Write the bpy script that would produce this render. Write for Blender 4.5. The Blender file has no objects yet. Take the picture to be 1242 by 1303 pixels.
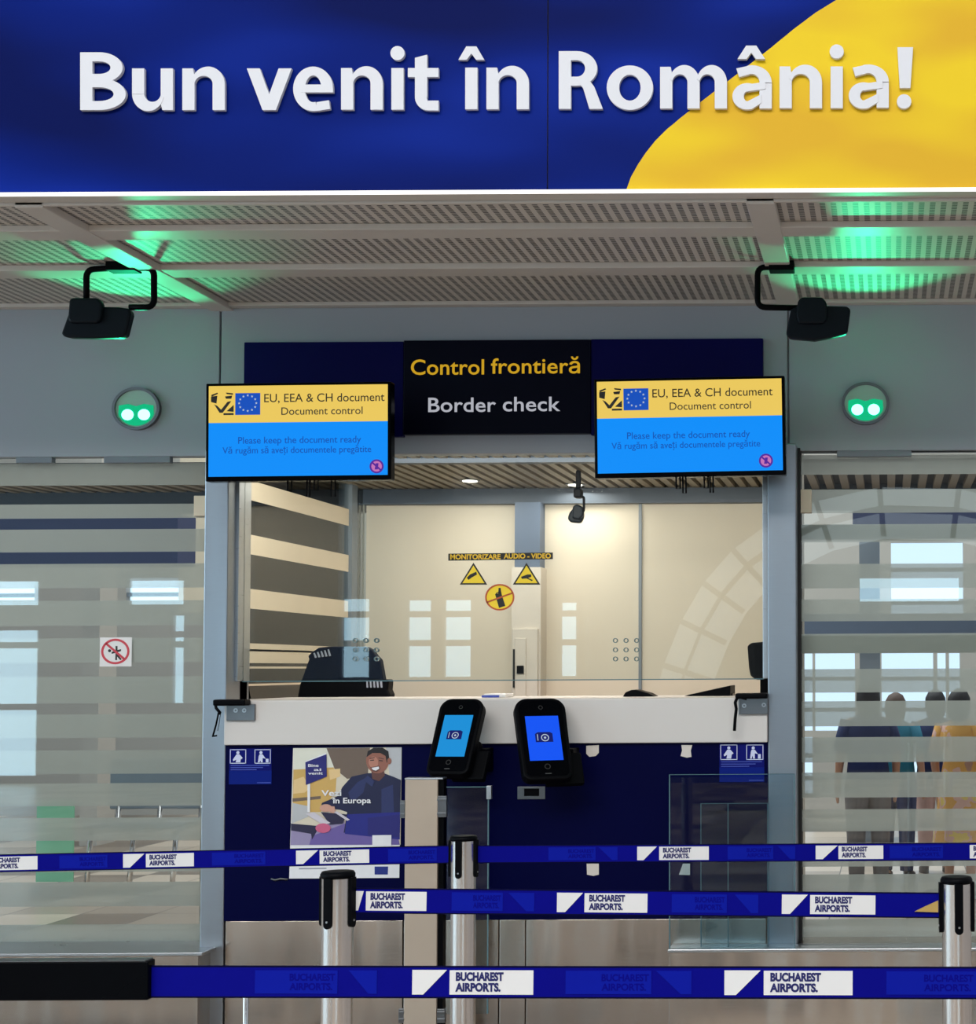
import bpy, bmesh, math, random
from mathutils import Vector, Matrix, Euler

C = bpy.context.scene.collection
SC = bpy.context.scene
PI = math.pi
random.seed(7)

# ------------------------------------------------------------------ camera
IW, IH, FPX = 1242, 1303, 2000.0
HC = 1.45
VPX, VPY = 1130.0, 850.0          # where lines running into depth meet
PITCH, ROLL = math.radians(2.2), math.radians(0.3)
PCY = VPY - FPX * math.tan(PITCH)
cd = bpy.data.cameras.new('camera')
cd.sensor_fit = 'HORIZONTAL'
cd.sensor_width = 36
cd.lens = FPX / IW * 36
cd.shift_x = (IW / 2 - VPX) / IW
cd.shift_y = (PCY - IH / 2) / IW
cd.clip_start = 0.05
cam = bpy.data.objects.new('camera', cd)
C.objects.link(cam)
cam.location = (0, 0, HC)
ROT = Matrix.Rotation(PI / 2 + PITCH, 3, 'X') @ Matrix.Rotation(-ROLL, 3, 'Z')
cam.rotation_euler = ROT.to_euler()
SC.camera = cam

# ------------------------------------------------------------------ world, light, exposure
SC.view_settings.view_transform = 'Standard'
SC.view_settings.look = 'None'
SC.view_settings.exposure = 0.0
SC.view_settings.gamma = 1.0
SC.view_settings.use_curve_mapping = False
SC.cycles.transparent_max_bounces = 24
w = bpy.data.worlds.new('world')
SC.world = w
w.use_nodes = True
bg = w.node_tree.nodes['Background']
bg.inputs[0].default_value = (0.80, 0.88, 1.0, 1)
bg.inputs[1].default_value = 0.50


def area(name, loc, aim, sx, sy, power, col):
    l = bpy.data.lights.new(name, 'AREA')
    l.shape = 'RECTANGLE'
    l.size, l.size_y, l.energy, l.color = sx, sy, power, col
    o = bpy.data.objects.new(name, l)
    C.objects.link(o)
    o.location = loc
    o.rotation_euler = (Vector(aim) - Vector(loc)).to_track_quat('-Z', 'Y').to_euler()
    return o


area('hall_skylight', (-1.5, -2.0, 6.8), (-1.5, 5.2, 1.9), 9, 3.0, 350, (1.0, 0.97, 0.93))
area('entrance_skylight', (-2.5, -4.5, 6.8), (-2.5, -4.3, 0), 10, 3.0, 640, (0.96, 0.98, 1.0))  # overhead fill added to light the floor that the steel reflects
area('booth_ceiling_lamp', (-1.6, 6.43, 2.372), (-1.6, 8.3, 1.3), 1.9, 0.10, 30, (1.0, 0.95, 0.87))  # hidden fill added to light the booth back wall evenly
area('far_hall_skylight', (-2.0, 12.5, 6.0), (-2.0, 12.5, 0), 9, 4.0, 480, (0.96, 0.98, 1.0))

# ------------------------------------------------------------------ pixel -> place helpers


def ray(px, py):
    return ROT @ Vector(((px - VPX) / FPX, -(py - PCY) / FPX, -1.0))


def pt(px, py, Y):
    d = ray(px, py)
    t = Y / d.y
    return Vector((d.x * t, Y, HC + d.z * t))


def ptz(px, py, z):
    d = ray(px, py)
    t = (z - HC) / d.z
    return Vector((d.x * t, d.y * t, z))


def rect(px0, py0, px1, py1, Y):
    my, mx = (py0 + py1) / 2, (px0 + px1) / 2
    return (pt(px0, my, Y).x, pt(mx, py1, Y).z, pt(px1, my, Y).x, pt(mx, py0, Y).z)


# ------------------------------------------------------------------ materials
def lin(c):
    c = c / 255.0
    return c / 12.92 if c <= 0.04045 else ((c + 0.055) / 1.055) ** 2.4


def rgb(r, g, b):
    return (lin(r), lin(g), lin(b), 1.0)


def newmat(name):
    m = bpy.data.materials.new(name)
    m.use_nodes = True
    nt = m.node_tree
    return m, nt, nt.nodes['Principled BSDF']


def plain(name, col, rough=0.5, metal=0.0, var=0.06, scale=9.0, spec=0.5):
    m, nt, p = newmat(name)
    tc = nt.nodes.new('ShaderNodeTexCoord')
    nz = nt.nodes.new('ShaderNodeTexNoise')
    nz.inputs['Scale'].default_value = scale
    nt.links.new(tc.outputs['Object'], nz.inputs['Vector'])
    mx = nt.nodes.new('ShaderNodeMix')
    mx.data_type = 'RGBA'
    c = rgb(*col)
    mx.inputs['A'].default_value = [v * (1 - var) for v in c[:3]] + [1]
    mx.inputs['B'].default_value = [min(1, v * (1 + var)) for v in c[:3]] + [1]
    nt.links.new(nz.outputs['Fac'], mx.inputs['Factor'])
    nt.links.new(mx.outputs['Result'], p.inputs['Base Color'])
    p.inputs['Roughness'].default_value = rough
    p.inputs['Metallic'].default_value = metal
    p.inputs['Specular IOR Level'].default_value = spec
    return m


def steel(name, col, rough=0.3, sx=3.0, sz=120.0, aniso=0.5, wavy=0.0):
    """brushed metal: long fine streaks in roughness and tone"""
    m, nt, p = newmat(name)
    tc = nt.nodes.new('ShaderNodeTexCoord')
    mp = nt.nodes.new('ShaderNodeMapping')
    mp.inputs['Scale'].default_value = (sx, sx, sz)
    nz = nt.nodes.new('ShaderNodeTexNoise')
    nz.inputs['Scale'].default_value = 3
    nz.inputs['Detail'].default_value = 4
    nt.links.new(tc.outputs['Object'], mp.inputs['Vector'])
    nt.links.new(mp.outputs['Vector'], nz.inputs['Vector'])
    r = nt.nodes.new('ShaderNodeMapRange')
    r.inputs['To Min'].default_value = rough * 0.75
    r.inputs['To Max'].default_value = rough * 1.3
    nt.links.new(nz.outputs['Fac'], r.inputs['Value'])
    nt.links.new(r.outputs['Result'], p.inputs['Roughness'])
    mx = nt.nodes.new('ShaderNodeMix')
    mx.data_type = 'RGBA'
    c = rgb(*col)
    mx.inputs['A'].default_value = [v * 0.88 for v in c[:3]] + [1]
    mx.inputs['B'].default_value = c
    nt.links.new(nz.outputs['Fac'], mx.inputs['Factor'])
    nt.links.new(mx.outputs['Result'], p.inputs['Base Color'])
    p.inputs['Metallic'].default_value = 1.0
    p.inputs['Anisotropic'].default_value = aniso
    if wavy:                                   # sheet metal that is not quite flat
        m2 = nt.nodes.new('ShaderNodeMapping')
        m2.inputs['Scale'].default_value = (2.2, 1.0, 0.25)
        n2 = nt.nodes.new('ShaderNodeTexNoise')
        n2.inputs['Scale'].default_value = 1.6
        bp = nt.nodes.new('ShaderNodeBump')
        bp.inputs['Strength'].default_value = 1.0
        bp.inputs['Distance'].default_value = wavy
        nt.links.new(tc.outputs['Object'], m2.inputs['Vector'])
        nt.links.new(m2.outputs['Vector'], n2.inputs['Vector'])
        nt.links.new(n2.outputs['Fac'], bp.inputs['Height'])
        nt.links.new(bp.outputs['Normal'], p.inputs['Normal'])
    return m


def glow(name, col, strength=1.0, rough=0.25):
    m, nt, p = newmat(name)
    p.inputs['Base Color'].default_value = (0.01, 0.01, 0.01, 1)
    p.inputs['Roughness'].default_value = rough
    p.inputs['Specular IOR Level'].default_value = 0.0
    p.inputs['Emission Color'].default_value = rgb(*col)
    p.inputs['Emission Strength'].default_value = strength
    return m


def thin_glass(name, tint=(0.94, 0.975, 0.965), refl=0.04):
    m = bpy.data.materials.new(name)
    m.use_nodes = True
    nt = m.node_tree
    nt.nodes.remove(nt.nodes['Principled BSDF'])
    out = nt.nodes['Material Output']
    tr = nt.nodes.new('ShaderNodeBsdfTransparent')
    tr.inputs[0].default_value = (*tint, 1)
    gl = nt.nodes.new('ShaderNodeBsdfGlossy')
    gl.inputs['Roughness'].default_value = 0.0
    lw = nt.nodes.new('ShaderNodeFresnel')
    lw.inputs['IOR'].default_value = 1.5
    mu = nt.nodes.new('ShaderNodeMath')
    mu.operation = 'MULTIPLY'
    mu.inputs[1].default_value = refl / 0.04
    nt.links.new(lw.outputs[0], mu.inputs[0])
    ms = nt.nodes.new('ShaderNodeMixShader')
    nt.links.new(mu.outputs[0], ms.inputs[0])
    nt.links.new(tr.outputs[0], ms.inputs[1])
    nt.links.new(gl.outputs[0], ms.inputs[2])
    nt.links.new(ms.outputs[0], out.inputs[0])
    return m


def frosted(name, col, opac):
    m = bpy.data.materials.new(name)
    m.use_nodes = True
    nt = m.node_tree
    nt.nodes.remove(nt.nodes['Principled BSDF'])
    out = nt.nodes['Material Output']
    tr = nt.nodes.new('ShaderNodeBsdfTransparent')
    df = nt.nodes.new('ShaderNodeBsdfDiffuse')
    df.inputs[0].default_value = rgb(*col)
    tl = nt.nodes.new('ShaderNodeBsdfTranslucent')
    tl.inputs[0].default_value = rgb(*col)
    a = nt.nodes.new('ShaderNodeMixShader')
    a.inputs[0].default_value = 0.45
    nt.links.new(df.outputs[0], a.inputs[1])
    nt.links.new(tl.outputs[0], a.inputs[2])
    b = nt.nodes.new('ShaderNodeMixShader')
    b.inputs[0].default_value = opac
    nt.links.new(tr.outputs[0], b.inputs[1])
    nt.links.new(a.outputs[0], b.inputs[2])
    nt.links.new(b.outputs[0], out.inputs[0])
    return m


def printed_blue(name):
    """the banner's printed flowing blue: soft broad folds between navy and royal blue"""
    m, nt, p = newmat(name)
    tc = nt.nodes.new('ShaderNodeTexCoord')
    mp = nt.nodes.new('ShaderNodeMapping')
    mp.inputs['Scale'].default_value = (0.55, 1, 1.5)
    mp.inputs['Rotation'].default_value = (0, math.radians(-28), 0)
    mp.inputs['Location'].default_value = (0.35, 0, 0.2)
    nz = nt.nodes.new('ShaderNodeTexNoise')
    nz.inputs['Scale'].default_value = 1.5
    nz.inputs['Detail'].default_value = 1.5
    nt.links.new(tc.outputs['Object'], mp.inputs['Vector'])
    nt.links.new(mp.outputs['Vector'], nz.inputs['Vector'])
    cr = nt.nodes.new('ShaderNodeValToRGB')
    e = cr.color_ramp.elements
    e[0].position, e[0].color = 0.36, rgb(0, 15, 80)
    e[1].position, e[1].color = 0.66, rgb(12, 44, 152)
    k = cr.color_ramp.elements.new(0.5)
    k.color = rgb(0, 27, 114)
    nt.links.new(nz.outputs['Fac'], cr.inputs[0])
    nt.links.new(cr.outputs[0], p.inputs['Base Color'])
    p.inputs['Roughness'].default_value = 0.55
    p.inputs['Specular IOR Level'].default_value = 0.06
    return m


def printed_yellow(name):
    m, nt, p = newmat(name)
    tc = nt.nodes.new('ShaderNodeTexCoord')
    mp = nt.nodes.new('ShaderNodeMapping')
    mp.inputs['Scale'].default_value = (0.9, 1, 2.2)
    mp.inputs['Rotation'].default_value = (0, math.radians(-25), 0)
    nz = nt.nodes.new('ShaderNodeTexNoise')
    nz.inputs['Scale'].default_value = 2.0
    nz.inputs['Detail'].default_value = 1.0
    nt.links.new(tc.outputs['Object'], mp.inputs['Vector'])
    nt.links.new(mp.outputs['Vector'], nz.inputs['Vector'])
    cr = nt.nodes.new('ShaderNodeValToRGB')
    e = cr.color_ramp.elements
    e[0].position, e[0].color = 0.35, rgb(222, 172, 18)
    e[1].position, e[1].color = 0.6, rgb(236, 200, 2)
    nt.links.new(nz.outputs['Fac'], cr.inputs[0])
    nt.links.new(cr.outputs[0], p.inputs['Base Color'])
    p.inputs['Roughness'].default_value = 0.55
    p.inputs['Specular IOR Level'].default_value = 0.25
    return m


def stone_tiles(name, dark, light, mortar, size):
    m, nt, p = newmat(name)
    tc = nt.nodes.new('ShaderNodeTexCoord')
    br = nt.nodes.new('ShaderNodeTexBrick')
    br.offset = 0.0
    br.inputs['Color1'].default_value = rgb(*dark)
    br.inputs['Color2'].default_value = rgb(*light)
    br.inputs['Mortar'].default_value = rgb(*mortar)
    br.inputs['Scale'].default_value = 1.0
    br.inputs['Mortar Size'].default_value = 0.004
    br.inputs['Brick Width'].default_value = size
    br.inputs['Row Height'].default_value = size
    nt.links.new(tc.outputs['Object'], br.inputs['Vector'])
    nt.links.new(br.outputs['Color'], p.inputs['Base Color'])
    p.inputs['Roughness'].default_value = 0.3
    return m


def perforated(name, col, dark, px=0.035, py=0.016):
    m, nt, p = newmat(name)
    tc = nt.nodes.new('ShaderNodeTexCoord')
    sp = nt.nodes.new('ShaderNodeSeparateXYZ')
    nt.links.new(tc.outputs['Object'], sp.inputs[0])

    def frac(sock, period, thr):
        d = nt.nodes.new('ShaderNodeMath'); d.operation = 'DIVIDE'; d.inputs[1].default_value = period
        nt.links.new(sock, d.inputs[0])
        f = nt.nodes.new('ShaderNodeMath'); f.operation = 'FRACT'
        nt.links.new(d.outputs[0], f.inputs[0])
        l = nt.nodes.new('ShaderNodeMath'); l.operation = 'LESS_THAN'; l.inputs[1].default_value = thr
        nt.links.new(f.outputs[0], l.inputs[0])
        return l.outputs[0]
    a = frac(sp.outputs['X'], px, 0.5)
    b = frac(sp.outputs['Y'], py, 0.62)
    mu = nt.nodes.new('ShaderNodeMath'); mu.operation = 'MULTIPLY'
    nt.links.new(a, mu.inputs[0]); nt.links.new(b, mu.inputs[1])
    mx = nt.nodes.new('ShaderNodeMix'); mx.data_type = 'RGBA'
    mx.inputs['A'].default_value = rgb(*col)
    mx.inputs['B'].default_value = rgb(*dark)
    nt.links.new(mu.outputs[0], mx.inputs['Factor'])
    nt.links.new(mx.outputs['Result'], p.inputs['Base Color'])
    p.inputs['Roughness'].default_value = 0.5
    return m


M = {}
M['grey_panel'] = plain('grey_panel', (160, 166, 174), 0.45, var=0.03, scale=2)
M['beige_wall'] = plain('beige_wall', (214, 202, 184), 0.6, var=0.02, scale=2)
M['hall_dark'] = plain('hall_rear_wall', (96, 96, 98), 0.6, var=0.04, scale=1)
M['hall_wall'] = plain('hall_wall', (176, 170, 162), 0.6, var=0.04, scale=1)
M['floor'] = stone_tiles('floor_stone', (104, 88, 76), (214, 194, 174), (90, 80, 72), 0.45)
M['ceil_metal'] = plain('ceiling_metal', (206, 199, 191), 0.45, var=0.03)
M['perf'] = perforated('perforated_metal', (206, 199, 191), (62, 60, 59))
M['steel'] = steel('brushed_steel', (192, 194, 196), 0.30)
M['steel_pillar'] = steel('pillar_steel', (166, 171, 177), 0.36, wavy=0.02)
M['steel_warm'] = steel('counter_steel', (206, 194, 182), 0.2, wavy=0.035)
M['chrome'] = steel('post_steel', (232, 228, 224), 0.2, 60, 2, 0.6)
M['steel_mat'] = plain('satin_metal', (186, 170, 152), 0.5, metal=0.35)  # beige tint stands in for warm reflections in the brushed steel
M['plate'] = steel('bracket_metal', (128, 130, 132), 0.35, 20, 20)
M['white_slab'] = plain('white_slab', (212, 207, 201), 0.35, var=0.02, scale=3)
M['navy'] = plain('navy_panel', (0, 2, 50), 0.4, var=0.1, scale=1.5, spec=0.06)
M['navy_sign'] = plain('navy_sign', (2, 2, 74), 0.4, var=0.05, spec=0.1)
M['black_sign'] = plain('black_blue_sign', (3, 5, 26), 0.35, var=0.05, spec=0.1)
M['lit_white'] = glow('backlit_white', (214, 216, 228), 0.62)
M['lit_yellow'] = glow('backlit_yellow', (236, 184, 40), 0.68)
M['black'] = plain('black_plastic', (4, 5, 8), 0.45, var=0.15, spec=0.06)
M['black_gloss'] = plain('black_gloss', (3, 4, 7), 0.2, var=0.1, spec=0.05)
M['dark_teal'] = plain('flood_housing', (12, 20, 28), 0.45, var=0.15, spec=0.15)
M['rubber'] = plain('black_rubber', (20, 20, 20), 0.7)
M['letter_white'] = plain('letter_white', (222, 222, 226), 0.5, var=0.01, spec=0.2)
M['letter_yellow'] = plain('letter_yellow', (244, 196, 40), 0.45, var=0.02)
M['sign_white'] = plain('sign_white', (225, 228, 236), 0.45, var=0.01)
M['blue_print'] = printed_blue('printed_blue')
M['yellow_print'] = printed_yellow('printed_yellow')
M['glass'] = thin_glass('clear_glass')
M['glass_side'] = thin_glass('side_glass', (0.92, 0.96, 0.95), 0.05)
M['glass_edge'] = plain('glass_edge', (84, 116, 124), 0.2)
M['glass_low'] = thin_glass('low_glass', (0.86, 0.93, 0.96), 0.022)
M['frost'] = frosted('frosted_film', (226, 224, 218), 0.6)
M['rail'] = plain('band_beige_grey', (176, 170, 160), 0.6)
M['belt'] = plain('belt_blue', (2, 3, 122), 0.7, var=0.05, scale=30, spec=0.08)
M['belt_tone'] = plain('belt_tone_blue', (6, 22, 146), 0.7, var=0.03, scale=30, spec=0.08)
M['belt_edge'] = plain('belt_edge_navy', (2, 2, 44), 0.7, spec=0.08)
M['label_white'] = plain('label_white', (222, 220, 218), 0.6, var=0.02)
M['label_navy'] = plain('label_navy', (16, 20, 90), 0.6)
M['scr_yellow'] = glow('screen_yellow', (240, 205, 96), 0.95)
M['scr_blue'] = glow('screen_blue', (6, 142, 250), 1.0)
M['scr_dark'] = plain('screen_dark_print', (70, 58, 28), 0.5)
M['scr_ink'] = glow('screen_ink_blue', (20, 86, 186), 0.9)
M['scr_icon'] = plain('screen_icon_black', (28, 22, 14), 0.5)
M['scr_flag'] = glow('screen_flag_blue', (24, 84, 196), 0.9)
M['scr_star'] = glow('screen_star', (190, 205, 220), 0.9)
M['scr_purple'] = glow('screen_purple', (92, 40, 160), 0.9)
M['scr_pink'] = glow('screen_pink', (206, 120, 190), 0.9)
M['dev_cyan'] = glow('device_cyan', (20, 142, 214), 1.0)
M['dev_blue'] = glow('device_blue', (10, 84, 244), 1.0)
M['dev_icon'] = glow('device_icon_navy', (10, 24, 108), 0.9)
M['green_led'] = glow('green_led', (90, 255, 190), 8.0)
M['green_lens'] = glow('green_lens', (12, 176, 120), 1.15)
M['lens_grey'] = plain('lens_grey', (170, 200, 188), 0.3)
M['led_white'] = glow('white_led', (255, 250, 244), 1.6)
M['lamp_white'] = glow('lamp_white', (255, 246, 230), 5.0)
M['sticker_yellow'] = plain('sticker_yellow', (255, 218, 40), 0.5, var=0.02)
M['sticker_black'] = plain('sticker_black', (24, 22, 16), 0.5)
M['sticker_red'] = plain('sticker_red', (190, 84, 34), 0.5)
M['sign_red'] = plain('sign_red', (196, 60, 72), 0.5)
M['paper'] = plain('paper_scrap', (216, 208, 198), 0.7)
M['sticker_blue'] = plain('sticker_blue', (8, 16, 104), 0.5, spec=0.1)
M['sticker_blue2'] = plain('sticker_blue_block', (6, 30, 122), 0.5, spec=0.1)
M['sticker_line'] = plain('sticker_line', (60, 80, 176), 0.5)
M['sticker_pict'] = plain('sticker_white', (206, 212, 236), 0.5)
M['sky_pane'] = glow('daylight_pane', (198, 232, 252), 4.6)  # glow for the added left window
M['sky_pane_rear'] = glow('rear_daylight_pane', (190, 230, 252), 6.5)
M['vault_sky'] = glow('vault_daylight', (214, 228, 236), 1.7)  # emission added so the mirrored arch shows over the bright booth wall
M['sky_pane_far'] = glow('far_daylight_pane', (205, 226, 248), 1.5)
M['frame_grey'] = plain('window_frame_grey', (120, 128, 136), 0.4)
M['navy_band'] = plain('hall_navy_band', (30, 42, 84), 0.5)
M['cream'] = plain('hall_cream', (214, 198, 174), 0.6)
M['column_blue'] = plain('column_blue_grey', (84, 98, 120), 0.5)
M['booth_white'] = plain('cabinet_white', (206, 196, 184), 0.5)
M['slat'] = plain('ceiling_slat', (150, 139, 123), 0.5)
M['slat_gap'] = plain('ceiling_slat_gap', (52, 52, 54), 0.7)
M['dark_beam'] = plain('dark_beam', (64, 74, 88), 0.5)
M['chair'] = plain('chair_black', (6, 7, 11), 0.5, var=0.2, spec=0.08)
M['chair_mesh'] = plain('chair_mesh_navy', (4, 14, 32), 0.5, var=0.3, scale=40, spec=0.08)
M['chair_slot'] = plain('chair_slot_grey', (150, 154, 166), 0.4)
M['gold'] = plain('gold_clip', (214, 178, 104), 0.3, metal=0.6)  # gold tone for light caught on the belt fold
M['arch_white'] = plain('arch_white', (224, 226, 224), 0.5)
M['skin'] = plain('skin', (196, 148, 122), 0.5)
M['hair_dark'] = plain('hair_dark', (30, 24, 26), 0.6)
M['hair_brown'] = plain('hair_brown', (86, 62, 50), 0.6)
M['cloth_navy'] = plain('cloth_navy', (34, 48, 96), 0.8)
M['cloth_grey'] = plain('cloth_grey', (110, 106, 108), 0.8)
M['cloth_pink'] = plain('cloth_pink', (206, 166, 158), 0.8)
M['cloth_yellow'], _nt, _p = newmat('cloth_yellow_print')
_tc = _nt.nodes.new('ShaderNodeTexCoord'); _vo = _nt.nodes.new('ShaderNodeTexNoise'); _vo.inputs['Scale'].default_value = 9
_cr = _nt.nodes.new('ShaderNodeValToRGB'); _cr.color_ramp.interpolation = 'CONSTANT'
_cr.color_ramp.elements[0].color = rgb(236, 176, 92); _cr.color_ramp.elements[1].position = 0.52; _cr.color_ramp.elements[1].color = rgb(236, 188, 172)
_k = _cr.color_ramp.elements.new(0.6); _k.color = rgb(246, 214, 120)
_nt.links.new(_tc.outputs['Object'], _vo.inputs['Vector']); _nt.links.new(_vo.outputs['Fac'], _cr.inputs[0]); _nt.links.new(_cr.outputs[0], _p.inputs['Base Color'])
_p.inputs['Roughness'].default_value = 0.8
M['cloth_teal'] = plain('cloth_teal', (26, 116, 142), 0.7)
M['green_banner'] = plain('green_banner', (120, 190, 150), 0.6)
M['shoe'] = plain('shoe_dark', (50, 44, 44), 0.6)
P = {}
for k, c in dict(wall=(216, 206, 184), gold=(206, 168, 96), brown=(112, 96, 84), sky=(222, 222, 206), grey=(186, 188, 190), warm=(228, 196, 140),
                 navy=(34, 32, 112), jacket=(26, 30, 66), jacket2=(42, 50, 96), blue=(32, 36, 128), violet=(108, 92, 158), lilac=(150, 140, 176),
                 face=(150, 98, 82), face2=(184, 128, 108), facedark=(98, 62, 56), hair=(30, 24, 26), white=(232, 232, 234), pink=(202, 96, 132),
                 book=(206, 200, 208), dark=(40, 36, 66), hand=(206, 158, 138), qrblue=(26, 44, 128), inkgrey=(150, 156, 170)).items():
    P[k] = plain('poster_' + k, c, 0.35, var=0.04, scale=40)


# ------------------------------------------------------------------ mesh builder
class MB:
    def __init__(self):
        self.v, self.f, self.mi, self.mats, self.sm = [], [], [], [], []
        self.cur = 0

    def mat(self, m):
        if m not in self.mats:
            self.mats.append(m)
        self.cur = self.mats.index(m)
        return self

    def add(self, vs, fs, smooth=False):
        o = len(self.v)
        self.v += [Vector(p) for p in vs]
        for f in fs:
            self.f.append([o + i for i in f])
            self.mi.append(self.cur)
            self.sm.append(smooth)
        return self

    def box(self, x0, y0, z0, x1, y1, z1):
        x0, x1 = min(x0, x1), max(x0, x1)
        y0, y1 = min(y0, y1), max(y0, y1)
        z0, z1 = min(z0, z1), max(z0, z1)
        vs = [(x0, y0, z0), (x1, y0, z0), (x1, y1, z0), (x0, y1, z0), (x0, y0, z1), (x1, y0, z1), (x1, y1, z1), (x0, y1, z1)]
        return self.add(vs, [(0, 3, 2, 1), (4, 5, 6, 7), (0, 1, 5, 4), (1, 2, 6, 5), (2, 3, 7, 6), (3, 0, 4, 7)])

    def pbox(self, px0, py0, px1, py1, Y, d):
        x0, z0, x1, z1 = rect(px0, py0, px1, py1, Y)
        return self.box(x0, Y, z0, x1, Y + d, z1)

    def prism(self, poly, y0, y1):
        """poly: list of (x, z); extruded y0 (front) .. y1 (back)"""
        n = len(poly)
        a = sum(poly[i][0] * poly[(i + 1) % n][1] - poly[(i + 1) % n][0] * poly[i][1] for i in range(n))
        if a < 0:
            poly = poly[::-1]
        vs = [(x, y0, z) for x, z in poly] + [(x, y1, z) for x, z in poly]
        fs = [tuple(range(n)), tuple(range(2 * n - 1, n - 1, -1))]
        for i in range(n):
            j = (i + 1) % n
            fs.append((i, n + i, n + j, j))
        return self.add(vs, fs)

    def pprism(self, pts, Y, d):
        return self.prism([(q.x, q.z) for q in (pt(a, b, Y) for a, b in pts)], Y, Y + d)

    def arc(self, cx, cz, ro, ri, a0, a1, y0, y1, n=20):
        """band between two ellipses ro=(rx,rz), ri=(rx,rz), degrees"""
        vs, fs = [], []
        full = abs(a1 - a0) >= 359.9
        k = n if full else n + 1
        for i in range(k):
            t = math.radians(a0 + (a1 - a0) * i / n)
            c, s = math.cos(t), math.sin(t)
            for y in (y0, y1):
                vs.append((cx + ro[0] * c, y, cz + ro[1] * s))
                vs.append((cx + ri[0] * c, y, cz + ri[1] * s))
        for i in range(n):
            a, b = 4 * i, 4 * ((i + 1) % k)
            fs += [(a, b, b + 1, a + 1)[::-1], (a + 2, b + 2, b + 3, a + 3), (a, b, b + 2, a + 2), (a + 1, b + 1, b + 3, a + 3)[::-1]]
        if not full:
            e = 4 * n
            fs += [(0, 1, 3, 2), (e, e + 1, e + 3, e + 2)[::-1]]
        return self.add(vs, fs)

    def disc(self, cx, cz, rx, rz, y0, y1, n=28):
        return self.prism([(cx + rx * math.cos(2 * PI * i / n), cz + rz * math.sin(2 * PI * i / n)) for i in range(n)], y0, y1)

    def lathe(self, prof, cx=0, cy=0, n=32, smooth=True):
        """prof: (r, z) bottom to top"""
        vs, fs = [], []
        for r, z in prof:
            for i in range(n):
                t = 2 * PI * i / n
                vs.append((cx + r * math.cos(t), cy + r * math.sin(t), z))
        for k in range(len(prof) - 1):
            for i in range(n):
                j = (i + 1) % n
                fs.append((k * n + i, k * n + j, (k + 1) * n + j, (k + 1) * n + i))
        self.add(vs, fs, smooth)
        self.add([vs[i] for i in range(n)], [tuple(range(n - 1, -1, -1))])
        self.add([vs[(len(prof) - 1) * n + i] for i in range(n)], [tuple(range(n))])
        return self

    def loft(self, rings, n=20, smooth=True):
        """rings: (cx, cy, z, rx, ry)"""
        vs, fs = [], []
        for cx, cy, z, rx, ry in rings:
            for i in range(n):
                t = 2 * PI * i / n
                vs.append((cx + rx * math.cos(t), cy + ry * math.sin(t), z))
        for k in range(len(rings) - 1):
            for i in range(n):
                j = (i + 1) % n
                fs.append((k * n + i, k * n + j, (k + 1) * n + j, (k + 1) * n + i))
        fs.append(tuple(range(n - 1, -1, -1)))
        fs.append(tuple((len(rings) - 1) * n + i for i in range(n)))
        return self.add(vs, fs, smooth)

    def tube(self, path, r, n=10):
        path = [Vector(p) for p in path]
        vs, fs = [], []
        up = None
        for i, p in enumerate(path):
            d = (path[min(i + 1, len(path) - 1)] - path[max(i - 1, 0)]).normalized()
            if up is None:
                up = d.orthogonal().normalized()
            up = (up - d * up.dot(d)).normalized()
            s = d.cross(up)
            for k in range(n):
                t = 2 * PI * k / n
                vs.append(p + (up * math.cos(t) + s * math.sin(t)) * r)
        for i in range(len(path) - 1):
            for k in range(n):
                j = (k + 1) % n
                fs.append((i * n + k, i * n + j, (i + 1) * n + j, (i + 1) * n + k))
        fs.append(tuple(range(n - 1, -1, -1)))
        fs.append(tuple((len(path) - 1) * n + k for k in range(n)))
        return self.add(vs, fs, True)

    def build(self, name, m=None, parent=None, bevel=0.0, local=False, seg=2, **props):
        if m is not None:
            self.mats = [m]
            self.mi = [0] * len(self.f)
        me = bpy.data.meshes.new(name)
        vs = self.v
        loc = None
        if parent is not None and not local:
            inv = world(parent).inverted()
            vs = [inv @ p for p in vs]
        elif parent is None:
            xs = [p.x for p in vs]; ys = [p.y for p in vs]; zs = [p.z for p in vs]
            loc = Vector(((min(xs) + max(xs)) / 2, (min(ys) + max(ys)) / 2, min(zs)))
            vs = [p - loc for p in vs]
        me.from_pydata([tuple(p) for p in vs], [], self.f)
        for mm in self.mats:
            me.materials.append(mm)
        for p, i, s in zip(me.polygons, self.mi, self.sm):
            p.material_index = i
            p.use_smooth = s
        bm = bmesh.new()
        bm.from_mesh(me)
        bmesh.ops.recalc_face_normals(bm, faces=bm.faces)
        bm.to_mesh(me)
        bm.free()
        o = bpy.data.objects.new(name, me)
        C.objects.link(o)
        if loc is not None:
            o.location = loc
        if parent is not None:
            o.parent = parent
        if bevel:
            b = o.modifiers.new('soft_edge', 'BEVEL')
            b.width = bevel
            b.segments = seg
            b.limit_method = 'ANGLE'
        for k, v in props.items():
            o[k] = v
        return o


def world(o):
    mtx = Matrix.LocRotScale(o.location, o.rotation_euler, o.scale)
    return world(o.parent) @ mtx if o.parent else mtx


def thing(name, label, cat, loc, rot=(0, 0, 0), group=None):
    o = bpy.data.objects.new(name, None)
    C.objects.link(o)
    o.empty_display_size = 0.05
    o.location = loc
    o.rotation_euler = rot
    return tag(o, label, cat, group)


def tag(o, label, cat, group=None):
    o['label'] = label
    o['category'] = cat
    if group:
        o['group'] = group
    return o


def struct(o):
    o['kind'] = 'structure'
    return o


_cap = None


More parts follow.
